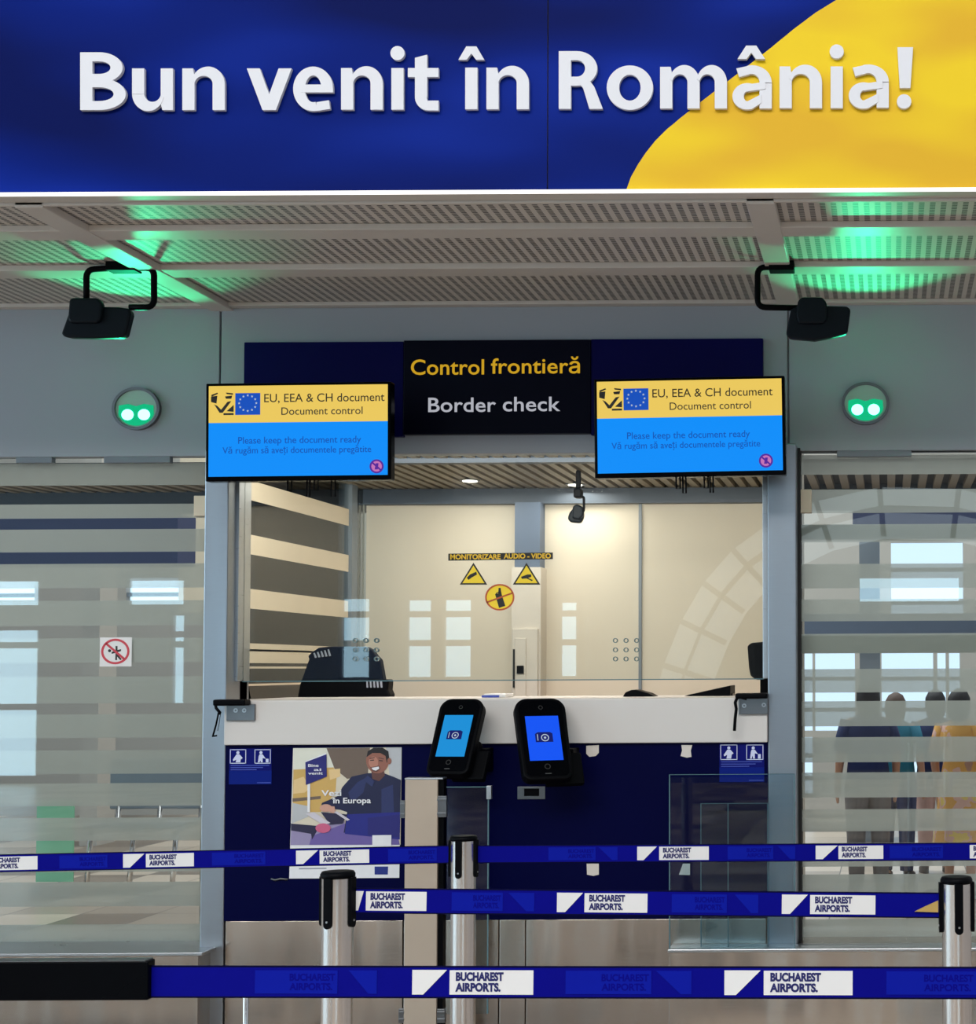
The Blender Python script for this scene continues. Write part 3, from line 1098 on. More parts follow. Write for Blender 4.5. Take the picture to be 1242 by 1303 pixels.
# ------------------------------------------------------------------ black floodlights on yokes
def flood(name, label, Y, path, clamp, body, skirt, zref, r=0.011, group=None):
    """path: yoke pixels; clamp: pixel rect; body/skirt: pixel polygons"""
    c = pt(sum(p[0] for p in body) / len(body), clamp[1], Y)
    o = thing(name, label, 'floodlight', (c.x, Y, zref), group=group)
    q = [pt(a, b, Y) for a, b in path]
    out = [q[0]]
    for i in range(1, len(q) - 1):                 # rounded corners
        a, b, d = q[i - 1], q[i], q[i + 1]
        ra = min(0.03, (a - b).length / 2.2, (d - b).length / 2.2)
        s, e = b + (a - b).normalized() * ra, b + (d - b).normalized() * ra
        for t in range(6):
            t = t / 5
            out.append(s * (1 - t) ** 2 + b * 2 * t * (1 - t) + e * t * t)
    out.append(q[-1])
    MB().tube(out, r, 10).build('yoke', M['black'], o)
    x0, z0, x1, z1 = rect(*clamp, Y)
    cl = MB().box(x0, Y - 0.03, z0, x1, Y + 0.03, z1)
    cl.box((x0 + x1) / 2 - 0.012, Y - 0.012, z1, (x0 + x1) / 2 + 0.012, Y + 0.012, max(zref, z1 + 0.005))
    cl.build('ceiling_clamp', M['black'], o, bevel=0.008)

    def hull(poly, y0, y1, shrink):
        pp = [pt(a, b, Y) for a, b in poly]
        cx = sum(p.x for p in pp) / len(pp)
        cz = sum(p.z for p in pp) / len(pp)
        n = len(pp)
        vs = [(p.x, y0, p.z) for p in pp] + [(cx + (p.x - cx) * shrink, y1, cz + (p.z - cz) * shrink) for p in pp]
        fs = [tuple(range(n)), tuple(range(2 * n - 1, n - 1, -1))] + [(i, n + i, n + (i + 1) % n, (i + 1) % n) for i in range(n)]
        return MB().add(vs, fs)
    hull(body, Y - 0.03, Y + 0.0, 0.98).build('driver_housing', M['dark_teal'], o, bevel=0.008)
    hull(skirt, Y - 0.012, Y + 0.035, 0.95).build('lamp_head', M['dark_teal'], o, bevel=0.01)
    return o


GF = 'black floodlights on ceiling yokes'
flood('floodlight', 'black floodlight on a bent yoke under the canopy, above the left green signal', 5.6,
      [(110, 395), (110, 343), (145, 341), (196, 341), (196, 391), (165, 391)], (139, 334, 176, 346),
      [(93, 383), (97, 381), (129, 381), (135, 388), (133, 408), (128, 413), (94, 413), (91, 408)],
      [(92, 390), (152, 391), (167, 393), (168, 400), (161, 428), (155, 430), (120, 431), (84, 430), (79, 426)], ZC - 0.03, group=GF)
flood('floodlight', 'black floodlight on a bent yoke under the canopy, right of the navy sign', 5.6,
      [(1008, 340), (964, 340), (964, 391), (1020, 392)], (979, 334, 1011, 346),
      [(1016, 384), (1021, 380), (1047, 380), (1053, 388), (1053, 408), (1048, 414), (1016, 414), (1013, 402)],
      [(1006, 394), (1014, 389), (1078, 390), (1083, 394), (1079, 425), (1060, 430), (1036, 434), (1003, 431), (1000, 426)], ZC - 0.03, group=GF)

# ------------------------------------------------------------------ steel pillars
zf = 0.0
Yp = YB - 0.10
pl = MB()
x0 = pt(257.5, 900, Yp).x; x1 = pt(287.5, 900, Yp).x
pl.box(x0, Yp, 0, x1, YB + 0.12, zl0 + 0.01)
pl2 = thing('trim_3', 'x', 'x', ((x0 + x1) / 2, Yp, 0)); del pl2['label'], pl2['category']; struct(pl2)
pl.build('pillar_face', M['steel_pillar'], pl2, bevel=0.004)
xi0, xi1 = pt(295, 740, YB).x, pt(306, 740, YB).x
zsill = pt(640, 865, YB).z
MB().box(x1, YB + 0.03, 1.0, xi0, YB + 0.1, zc0 + 0.01).build('shadow_gap', M['black'], pl2)
MB().box(xi0, YB - 0.02, zsill, xi1, YB + 0.1, zc0 + 0.01).build('window_frame', M['steel'], pl2, bevel=0.002)
xq0, xq1 = pt(977, 800, Yp).x, pt(1013.5, 800, Yp).x
pr3 = thing('trim_4', 'x', 'x', ((xq0 + xq1) / 2, Yp, 0)); del pr3['label'], pr3['category']; struct(pr3)
MB().box(xq0, Yp, 0, xq1, YB + 0.12, zr0 + 0.015).build('pillar_face', M['steel_pillar'], pr3, bevel=0.004)
xr0, xr1 = pt(971, 740, YB).x, pt(981, 740, YB).x
MB().box(xr0, YB - 0.02, zsill, xr1, YB + 0.1, zc0 + 0.01).build('window_frame', M['steel'], pr3, bevel=0.002)
MB().box(xq1, YB - 0.01, 0.3, xq1 + 0.012, YB + 0.1, zr0 + 0.01).build('rubber_seal', M['rubber'], pr3)


# ------------------------------------------------------------------ booth window
def win(name, x, y, z):
    o = thing(name, 'x', 'x', (x, y, z))
    del o['label'], o['category']
    return struct(o)


w1 = win('window_1', (xi1 + xr0) / 2, YB + 0.03, zsill)
MB().box(xi1, YB + 0.03, zsill, xr0, YB + 0.04, zc0 + 0.01).build('glass_pane', M['glass'], w1)
hl = MB()
for gx in ((452, 465.5, 479), (783, 796.5, 810)):
    for gxx in gx:
        for gy in (815, 827, 838.5):
            c = pt(gxx, gy, YB + 0.03)
            hl.arc(c.x, c.z, (0.0095, 0.0095), (0.0068, 0.0068), 0, 360, YB + 0.026, YB + 0.044, 16)
hl.build('speech_holes', M['glass_edge'], w1)
MB().box(xi1, YB + 0.028, zsill - 0.004, xr0, YB + 0.042, zsill).build('glass_edge', M['glass_edge'], w1)

# side glazing with frosted bands
gaps_left = [(570, 589), (617, 641), (659, 673), (702, 717), (748, 764), (796, 812), (843, 861), (895, 909), (939, 955), (985, 997), (1026, 1041), (1070, 1086), (1110, 1123), (1154, 1177)]
gaps_right = [(570, 578), (603, 622), (652, 667), (689, 717), (748, 762), (790, 806), (831, 851), (881, 892), (924, 938), (970, 983), (1015, 1030), (1058, 1073), (1103, 1113), (1145, 1170)]


def side_window(name, xa_, xb_, zb, ztop, gaps, pxc):
    o = win(name, (xa_ + xb_) / 2, YB + 0.03, zb)
    MB().box(xa_, YB + 0.03, zb, xb_, YB + 0.042, ztop).build('glass_pane', M['glass_side'], o)
    fb = MB()
    prev = None
    for a, b in gaps:
        zhi, zlo = pt(pxc, a, YB + 0.028).z, pt(pxc, b, YB + 0.028).z
        if prev is not None and prev - zhi > 0.01:
            fb.box(xa_, YB + 0.043, zhi, xb_, YB + 0.045, prev)
        prev = zlo
    fb.box(xa_, YB + 0.043, zb, xb_, YB + 0.045, prev)
    fb.build('frosted_bands', M['frost'], o, label='frosted horizontal bands')
    return o


zledgeL = pt(120, 1213, YB).z
zledgeR = pt(1120, 1207, YB).z
wl = side_window('window_2', XL, x0, zledgeL, zl0 + 0.02, gaps_left, 130)
wr = side_window('window_3', xq1 + 0.012, XR, zledgeR, zr0 + 0.02, gaps_right, 1130)
MB().box(pt(132, 583, YB).x, YB, pt(130, 589, YB).z, pt(216, 583, YB).x, YB + 0.03, zl0).build('top_clip', M['frame_grey'], wl, bevel=0.002)
MB().box(pt(20, 583, YB).x, YB, pt(30, 589, YB).z, pt(66, 583, YB).x, YB + 0.03, zl0).build('top_clip', M['frame_grey'], wl, bevel=0.002)
MB().box(pt(1065, 583, YB).x, YB, pt(1100, 581, YB).z, pt(1160, 583, YB).x, YB + 0.03, zr0).build('top_clip', M['frame_grey'], wr, bevel=0.002)
MB().box(pt(250, 640, YB).x - 0.02, YB + 0.02, pt(250, 656, YB).z, x0, YB + 0.05, pt(250, 630, YB).z).build('side_clip', M['cream'], wl, bevel=0.002)
MB().box(xq1, YB + 0.02, pt(1020, 652, YB).z, xq1 + 0.055, YB + 0.05, pt(1020, 622, YB).z).build('side_clip', M['cream'], wr, bevel=0.002)

rb = MB()
for a, b in ((667, 686), (808, 831)):
    rb.box(xq1 + 0.012, YB + 0.046, pt(1130, b, YB + 0.046).z, XR, YB + 0.052, pt(1130, a, YB + 0.046).z)
rb.build('solid_bands', M['rail'], wr, label='opaque beige-grey bands')

# steel plinths under the side glazing
Yl = YB - 0.22
zlL = pt(120, 1213, Yl).z
zlR = pt(1120, 1207, Yl).z
bl = win('baseboard_left', -3.4, Yl, 0)
xe = pt(250, 1260, Yl).x
MB().box(XL, Yl + 0.01, 0, xe, YB + 0.1, zlL - 0.012).build('steel_front', M['steel_warm'], bl, bevel=0.002)
MB().box(XL, Yl, zlL - 0.012, xe + 0.02, YB + 0.1, zlL).build('ledge', M['steel'], bl, bevel=0.002)
br = win('baseboard_right', 0.2, Yl, 0)
xe = pt(851, 1250, Yl).x
MB().box(xe, Yl + 0.01, 0, XR, YB - 0.101, zlR - 0.012).build('steel_front', M['steel_warm'], br, bevel=0.002)
MB().box(xe - 0.004, Yl, zlR - 0.012, XR, YB - 0.101, zlR).build('ledge', M['steel'], br, bevel=0.002)
MB().box(xq1 + 0.012, YB - 0.101, 0, XR, YB + 0.1, zlR).build('sill_block', M['steel_warm'], br)

# ------------------------------------------------------------------ counter
Yc = YB - 0.12
ct = thing('booth_counter', 'long booth counter with white top slab, navy front and steel base', 'counter', pt(632, 1300, Yc) * 1.0)
ct.location.z = 0
cx0, cx1 = x1 + 0.001, xq0 - 0.001
zt0, zt1 = pt(632, 946.5, Yc).z, pt(632, 889.5, Yc).z
MB().box(cx0, Yc, zt0, cx1, YB + 0.55, zt1).build('top_slab', M['white_slab'], ct, bevel=0.004, label='white slab worktop')
zn0 = pt(632, 1170, Yc + 0.02).z
MB().box(cx0, Yc + 0.02, zn0, cx1, YB + 0.06, zt0).build('front_panel', M['navy'], ct, label='navy front panel')
bs = MB()
for a, b in ((286, 412), (413.5, 512), (513.5, 634), (635.5, 668), (669.5, 975)):
    bs.box(max(cx0, pt(a, 1240, Yc + 0.025).x), Yc + 0.025, 0.0, min(cx1, pt(b, 1240, Yc + 0.025).x), YB + 0.05, zn0 - 0.002)
bs.build('base_panel', M['steel_warm'], ct, bevel=0.002, label='brushed steel base')
YN = Yc + 0.02                              # face of the navy panel

# clamps with hanging straps at the two ends of the slab


def slab_clamp(label, pts_plate, lid, strap, screws):
    Y = Yc - 0.012
    a = rect(*pts_plate, Y)
    o = thing('counter_bracket', label, 'bracket', ((a[0] + a[2]) / 2, Y, a[1]), group='metal brackets on the counter slab')
    MB().pbox(*pts_plate, Y, 0.012).build('plate', M['plate'], o, bevel=0.0015)
    for s in screws:
        c = pt(*s, Y)
        MB().arc(c.x, c.z, (0.0085, 0.0085), (0.004, 0.004), 0, 360, Y - 0.003, Y, 18).build('screw', M['steel'], o)
    l = rect(*lid, Y - 0.03)
    MB().box(l[0], Y - 0.05, l[1], l[2], Y + 0.011, l[3]).build('lid', M['black'], o, bevel=0.006, label='flat black lid')
    sp = MB()
    for path, rr in strap:
        sp.tube([pt(p[0], p[1], Y - 0.04) for p in path], rr, 8)
    sp.build('strap', M['black'], o, label='thin black hanging strap')
    return o


slab_clamp('metal bracket under a black lid at the counter end by the left steel pillar', (288, 896, 324, 917), (273, 890, 314, 898),
           [([(274, 896), (275, 901), (280, 907), (279, 909)], 0.006), ([(278, 907), (275, 922), (271, 936)], 0.0035), ([(270, 937), (276, 936)], 0.003), ([(281, 905), (279, 920), (277, 930)], 0.0012)], [(300, 904), (311, 904)])
slab_clamp('metal bracket under a black lid at the counter end by the right steel pillar', (940, 887, 977, 909), (936, 882, 977, 889),
           [([(938, 888), (935.5, 894), (937, 902), (935.5, 915), (934.5, 930)], 0.006), ([(936, 890), (942, 888), (950, 890)], 0.003)], [(947, 898), (972, 897)])


# information stickers
def info_sticker(label, px0, py0, px1, py1):
    Y = YN - 0.001
    k = Y / FPX
    a = rect(px0, py0, px1, py1, Y)
    o = thing('information_sticker', label, 'sticker', ((a[0] + a[2]) / 2, Y, a[1]), group='blue information stickers on the counter front')
    W = px1 - px0
    H = py1 - py0
    bk = MB()
    bk.mat(M['sticker_blue']).pbox(px0, py0, px1, py1, Y, 0.001)
    bk.mat(M['sticker_blue2']).pbox(px0, py0 + H * 0.62, px1, py1, Y - 0.0004, 0.0004)
    bk.mat(M['sticker_line'])
    for i in range(3):
        bk.pbox(px0 + 2, py0 + H * (0.46 + 0.06 * i), px1 - 3 - 8 * i, py0 + H * (0.46 + 0.06 * i) + 1.0, Y - 0.0006, 0.0006)
    bk.pbox(px0 + W * 0.66, py1 - 2.6, px1 - 1, py1 - 1.6, Y - 0.0007, 0.0003)
    bk.build('sticker_sheet', None, o)
    for j, (u0, u1) in enumerate(((0.02, 0.40), (0.60, 0.98))):
        pc = MB().mat(M['sticker_pict'])
        a0, a1, b0, b1 = px0 + W * u0, px0 + W * u1, py0 + 1, py0 + H * 0.42
        for q in ((a0, b0, a1, b0 + 0.9), (a0, b1 - 0.9, a1, b1), (a0, b0, a0 + 0.9, b1), (a1 - 0.9, b0, a1, b1)):
            pc.pbox(*q, Y - 0.0008, 0.0005)
        m = (a0 + a1) / 2
        c = pt(m - (2 if j else 0), b0 + 4.2, Y)
        pc.disc(c.x, c.z, 2.0 * k, 2.0 * k, Y - 0.0008, Y - 0.0003, 14)
        if j == 0:                              # figure standing with a document
            pc.pprism([(m - 2, b0 + 6.5), (m + 2, b0 + 6.5), (m + 6, b0 + 11), (m + 3.5, b0 + 13), (m + 3, b1 - 1.5), (m - 3, b1 - 1.5), (m - 2, b0 + 13), (m - 6, b0 + 15), (m - 6.5, b0 + 13)], Y - 0.0008, 0.0005)
        else:                                   # figure walking with a case
            pc.pprism([(m - 4, b0 + 6.5), (m, b0 + 6.5), (m + 4, b0 + 12), (m, b0 + 11), (m, b1 - 1.5), (m - 2, b1 - 1.5), (m - 3, b0 + 14), (m - 4, b1 - 1.5), (m - 6, b1 - 1.5), (m - 5, b0 + 9)], Y - 0.0008, 0.0005)
            pc.pprism([(m + 4, b0 + 12), (m + 7.5, b0 + 12), (m + 7.5, b1 - 1.5), (m + 4, b1 - 1.5)], Y - 0.0008, 0.0005)
        pc.build('pictogram', None, o, label='white passenger pictogram')


info_sticker('blue pictogram sticker on the navy counter front beside the poster', 291.5, 952.5, 345.5, 998)
info_sticker('blue pictogram sticker on the navy counter front beside the right pillar', 915.5, 946.5, 972.5, 995)

# torn bits of white paper left on the navy panel
for lab, pts_ in (('torn white paper scrap just under the slab, right of the second face terminal', [(746, 949), (762, 948), (762, 958), (758, 962), (750, 963), (746, 959)]),
                  ('torn ragged white paper scrap just under the slab, left of the blue pictogram sticker', [(867, 948), (881, 948), (879, 955), (880, 963), (874, 964), (866, 962), (868, 955)]),
                  ('white paper scrap on navy panel between the two upper belts, left one', [(746.5, 1099), (762, 1099), (762, 1113), (755, 1114.5), (747, 1113)]),
                  ('tapered white paper scrap seen through the glass screen below the far belt', [(869, 1099), (878, 1099), (878, 1113.5), (864, 1113)])):
    tag(MB().pprism(pts_, YN - 0.0012, 0.0012).build('paper_scrap', M['paper']), lab, 'paper', 'paper scraps on the navy counter front')

# ------------------------------------------------------------------ poster
Yp_ = YN - 0.002
po = thing('poster', 'colour poster of a smiling man in dark jacket on the navy counter front', 'poster', pt(440, 1117, Yp_))


def Q(pts_):                                # coordinates measured on an enlarged crop (scale 6.856, origin 360,940)
    return [(360 + a / 6.856, 940 + b / 6.856) for a, b in pts_]


sh = MB().mat(P['white']).pprism([(373, 952), (511, 951), (508, 1117), (368, 1118)], Yp_, 0.0015)
sh.build('paper_sheet', None, po)
pic = MB()
lay = [0.0]


def ink(col, pts_):
    lay[0] += 0.00012
    pic.mat(P[col]).pprism(Q(pts_), Yp_ - 0.0002 - lay[0], 0.0001)


def oval(col, cx, cy, rx, ry, n=20):
    ink(col, [(cx + rx * math.cos(2 * PI * i / n), cy + ry * math.sin(2 * PI * i / n)) for i in range(n)])


ink('wall', [(92, 84), (1036, 76), (1026, 925), (66, 928)])
ink('sky', [(92, 84), (470, 80), (440, 250), (92, 270)])
ink('brown', [(380, 82), (760, 79), (740, 330), (560, 350), (450, 260)])
ink('grey', [(900, 77), (1036, 76), (1034, 360), (930, 320)])
ink('gold', [(92, 270), (440, 250), (470, 300), (460, 460), (330, 640), (85, 640)])
ink('warm', [(95, 360), (180, 330), (240, 430), (190, 470), (90, 480)])
ink('warm', [(400, 270), (500, 260), (500, 330), (410, 360)])
ink('grey', [(84, 560), (230, 590), (220, 680), (76, 740)])
ink('brown', [(84, 520), (330, 500), (330, 525), (84, 550)])
ink('lilac', [(70, 790), (540, 720), (530, 925), (66, 928)])
ink('violet', [(250, 850), (540, 740), (1000, 830), (1020, 925), (230, 926)])
ink('dark', [(70, 740), (300, 760), (300, 800), (255, 880), (245, 830), (70, 800)])
ink('jacket', [(600, 330), (740, 300), (880, 300), (960, 330), (1030, 360), (1022, 820), (530, 820), (560, 640), (500, 620), (330, 600), (340, 560), (480, 500), (520, 420)])
ink('jacket2', [(650, 380), (740, 330), (700, 470), (600, 560), (570, 470)])
ink('jacket2', [(860, 440), (960, 400), (970, 640), (860, 650)])
ink('blue', [(560, 660), (1022, 640), (1020, 880), (540, 830)])
ink('navy', [(740, 690), (1022, 660), (1020, 860), (740, 840)])
ink('facedark', [(770, 270), (880, 270), (890, 320), (840, 370), (780, 350)])
oval('face', 825, 190, 100, 112, 26)
ink('hair', [(730, 160), (740, 110), (790, 78), (870, 78), (920, 110), (930, 190), (905, 210), (895, 150), (850, 125), (780, 125)])
oval('face', 928, 195, 18, 28)
oval('face2', 790, 205, 42, 50)
ink('facedark', [(755, 168), (800, 160), (802, 168), (757, 178)])
ink('facedark', [(835, 162), (882, 172), (880, 180), (835, 171)])
ink('hair', [(762, 186), (796, 182), (796, 190), (762, 193)])
ink('hair', [(838, 186), (874, 190), (872, 197), (838, 194)])
ink('face2', [(808, 190), (822, 190), (832, 232), (798, 232)])
ink('facedark', [(762, 250), (838, 236), (850, 262), (820, 290), (785, 285)])
ink('white', [(772, 254), (836, 243), (840, 262), (812, 278), (786, 272)])
ink('jacket2', [(740, 320), (800, 372), (780, 420), (700, 360)])
ink('navy', [(196, 205), (380, 135), (382, 330), (200, 404)])
ink('white', [(196, 197), (376, 124), (380, 135), (196, 205)])
ink('white', [(214, 400), (238, 392), (236, 640), (214, 640)])
oval('hand', 375, 605, 55, 34)
ink('hand', [(395, 590), (450, 590), (460, 640), (430, 660), (400, 625)])
ink('dark', [(330, 640), (560, 660), (520, 740), (410, 750)])
ink('book', [(196, 655), (270, 640), (415, 735), (350, 752)])
ink('book', [(445, 640), (470, 632), (584, 706), (560, 716)])
oval('pink', 350, 780, 66, 42)
pic.build('printed_picture', None, po, label='printed photo of a smiling man in a hall')
lay[0] += 0.0003
ly = Yp_ - 0.0003 - lay[0]
for body, a, b, base, cap in (('Vezi', 335, 510, 498, 48), ('în Europa', 430, 768, 562, 46), ('Bine', 220, 312, 245, 24), ('ai', 270, 335, 280, 22), ('venit', 220, 348, 312, 22)):
    (u0, v0), (u1, v1) = Q([(a, base)])[0], Q([(b, base)])[0]
    plettering(MB().mat(P['white']), body, u0, u1, v0, cap / 6.856, ly, 0.0004, 0.02).build('lettering', None, po, label='white poster lettering')
ft = MB()
lay[0] += 0.0004
ft.mat(P['white']).pprism(Q([(780, 842), (946, 840), (944, 940), (780, 940)]), ly - 0.0003, 0.0002)
ft.build('footer_print', None, po)
ft = MB()
ft.mat(P['qrblue']).pprism(Q([(800, 1115), (918, 1115), (915, 1185), (800, 1185)]), Yp_ - 0.0006, 0.0004)
ft.build('footer_print', None, po)
ft = MB()
ft.mat(P['inkgrey']).pprism(Q([(140, 1128), (380, 1126), (380, 1136), (140, 1140)]), Yp_ - 0.0006, 0.0004)
ft.build('footer_print', None, po)


# ------------------------------------------------------------------ face terminals
def terminal(label, px, py, w_px, h_px, yaw, smat):
    Y = Yc - 0.16
    k = Y / FPX
    c = pt(px, py, Y)
    W, H = w_px * k, h_px * k
    r = thing('face_terminal', label, 'terminal', c, (math.radians(-30), 0, math.radians(yaw)), 'black face terminals on the counter edge')
    n = 8
    bd = []

    def rounded(hw, ht, hb, rt, rb, bulge=0.0):
        pts_ = []
        for (cx, cz, a0, rr) in ((hw - rt, ht - rt, 0, rt), (-hw + rt, ht - rt, 90, rt), (-hw * 0.96 + rb, -hb + rb, 180, rb), (hw * 0.96 - rb, -hb + rb, 270, rb)):
            for i in range(n + 1):
                t = math.radians(a0 + 90 * i / n)
                pts_.append((cx + rr * math.cos(t), cz + rr * math.sin(t)))
        return pts_
    MB().prism(rounded(W / 2, H / 2, H / 2, W * 0.26, W * 0.16), -0.012, 0.03).build('body', M['black'], r, bevel=0.006, local=True, seg=3)
    MB().prism(rounded(W / 2 * 0.86, H / 2 * 0.94, H / 2 * 0.92, W * 0.2, W * 0.1), -0.0135, -0.011).build('face_glass', M['black_gloss'], r, local=True)
    sw, s0, s1 = W * 0.325, -H * 0.275, H * 0.27
    so = MB().box(-sw, -0.0145, s0, sw, -0.0135, s1).build('screen', smat, r, local=True, label='lit blue screen')
    ic = MB().mat(M['dev_icon'])
    u = W * 0.17
    ic.prism([(-u, -u * 0.55), (u, -u * 0.55), (u, u * 0.55), (u * 0.7, u * 0.72), (-u * 0.7, u * 0.72), (-u, u * 0.5)], -0.015, -0.0145)
    ic.mat(M['scr_star']).arc(u * 0.1, 0, (u * 0.46, u * 0.46), (u * 0.36, u * 0.36), 0, 360, -0.0154, -0.015, 24)
    ic.disc(u * 0.1, 0, u * 0.14, u * 0.14, -0.0154, -0.015, 14)
    ic.box(-u * 0.78, -0.0154, -u * 0.35, -u * 0.7, -0.015, u * 0.45)
    ic.build('camera_icon', None, so, local=True)
    MB().arc(0, H * 0.375, (W * 0.045, W * 0.045), (W * 0.03, W * 0.03), 0, 360, -0.0155, -0.0135, 18).build('camera_lens', M['rubber'], r, local=True)
    MB().arc(0, -H * 0.35, (W * 0.06, W * 0.06), (W * 0.042, W * 0.042), 0, 360, -0.015, -0.0135, 18).build('button', M['rubber'], r, local=True)
    MB().box(-W * 0.06, -0.0145, -H * 0.437, W * 0.06, -0.0135, -H * 0.43).build('maker_mark', M['plate'], r, local=True)
    mtn = MB()
    mtn.box(-W * 0.3, 0.03, -H * 0.45, W * 0.5, 0.07, 0.0)
    mtn.box(0, 0.03, -H * 0.5, W * 0.75, 0.06, -H * 0.12)
    mtn.build('mount_block', M['black'], r, bevel=0.006, local=True)
    MB().pbox(px + 8, 953, px + 38, 984, Yc - 0.10, 0.1195).build('mount_arm', M['black'], r, bevel=0.004)
    return r


terminal('black face terminal with pale cyan screen tilted to the right, above the beige post', 580, 938, 58, 108, -7, M['dev_cyan'])
terminal('black face terminal with deep blue screen tilted to the left', 691.5, 941, 65, 116, 25, M['dev_blue'])

# small metal socket plate under the second terminal
sp = thing('socket_plate', 'small metal socket plate on the navy panel under the deep blue terminal', 'plate', pt(676, 1017, YN - 0.004))
MB().pbox(658.5, 1001, 693.5, 1017, YN - 0.004, 0.004).build('plate', M['plate'], sp, bevel=0.001)
MB().pbox(667, 1003.5, 686, 1013, YN - 0.006, 0.0025).build('socket_opening', M['black'], sp)

# small white electrical lead end beside the poster foot
tag(MB().tube([pt(a, b, YN - 0.006) for a, b in ((345, 1118), (350, 1120), (357, 1118), (366, 1119))], 0.004, 6).build('cable_stub', M['plate']), 'short grey cable stub at the lower left of the poster', 'cable')

# ------------------------------------------------------------------ swing gate: post and glass leaf
Yg = Yc - 0.32
gp = thing('gate_post', 'tall beige satin metal gate post standing before the counter', 'gate', (pt(535, 1200, Yg).x, Yg, 0))
gx0, gx1 = pt(514.5, 1150, Yg).x, pt(556, 1150, Yg).x
gzt = pt(535, 992, Yg).z
MB().box(gx0, Yg, 0, gx1, Yg + 0.04, gzt).build('post_body', M['steel_mat'], gp, bevel=0.002)
MB().box(gx0 - 0.001, Yg - 0.002, gzt, gx1 + 0.02, Yg + 0.05, gzt + 0.006).build('post_cap', M['steel'], gp, bevel=0.001)
MB().box(gx1, Yg + 0.012, 0, gx1 + 0.02, Yg + 0.05, gzt).build('hinge_channel', M['black'], gp)
for pxa, pxb, pya, pyb in ((509, 515, 1019, 1041), (556, 568, 1013, 1040), (507, 514, 1284, 1302), (556, 566, 1284, 1302)):
    hg = MB()
    hg.pbox(pxa, pya, pxb, pyb, Yg + 0.002, 0.02)
    hg.pbox(pxa, pya + 3, pxb, pya + 6, Yg - 0.002, 0.01)
    hg.pbox(pxa, pyb - 6, pxb, pyb - 3, Yg - 0.002, 0.01)
    hg.build('hinge', M['plate'], gp, bevel=0.001)
lf = MB()
lf.pbox(568, 1001, 621, 1290, Yg + 0.008, 0.008)
gl = lf.build('glass_leaf', M['glass_low'], gp)
eg = MB()
eg.pbox(620, 1001, 621.4, 1290, Yg + 0.007, 0.01)
eg.pbox(568, 1001, 621, 1002, Yg + 0.007, 0.01)
eg.build('leaf_edge', M['glass_edge'], gl)
MB().pbox(619, 1000, 625, 1017, Yg + 0.004, 0.016).build('leaf_clamp', M['steel'], gl, bevel=0.001)

# thin pole behind the near belt
pb = thing('thin_pole', 'thin chrome pole beside the left pillar base, below the near belt', 'pole', (pt(313, 1290, Yg).x, Yg, 0))
pzx = pt(313, 1290, Yg).x
MB().lathe([(0.011, 0), (0.011, pt(313, 1266, Yg).z), (0.007, pt(313, 1264, Yg).z)], pzx, Yg, 20).build('tube', M['chrome'], pb)
MB().lathe([(0.04, 0), (0.04, 0.006), (0.014, 0.012)], pzx, Yg, 24).build('foot', M['black'], pb)

# clear glass screen at the right, on the plinth ledge
Ygs = Yl + 0.02
gs = thing('glass_screen', 'clear frameless glass screen on the steel ledge before the right pillar', 'glass screen', (pt(930, 1207, Ygs).x, Ygs, zlR))
a = rect(852, 985, 1011, 1207, Ygs)
MB().box(a[0], Ygs, zlR, a[2], Ygs + 0.01, a[3]).build('glass_pane', M['glass_low'], gs)
e = MB()
e.box(a[0] - 0.002, Ygs - 0.001, zlR, a[0] + 0.002, Ygs + 0.011, a[3])
e.box(a[2] - 0.002, Ygs - 0.001, zlR, a[2] + 0.002, Ygs + 0.011, a[3])
e.box(a[0], Ygs - 0.001, a[3] - 0.002, a[2], Ygs + 0.011, a[3])
e.build('glass_edge', M['glass_edge'], gs)
b = rect(892, 1022, 977, 1207, Ygs + 0.03)
MB().box(b[0], Ygs + 0.03, zlR, b[2], Ygs + 0.04, b[3]).build('glass_pane', M['glass_low'], gs)
e = MB()
for xx in (b[0], pt(926.5, 1100, Ygs + 0.03).x, b[2]):
    e.box(xx - 0.0016, Ygs + 0.029, zlR, xx + 0.0016, Ygs + 0.041, b[3])
e.box(b[0], Ygs + 0.029, b[3] - 0.002, b[2], Ygs + 0.041, b[3])
e.build('glass_edge', M['glass_edge'], gs)

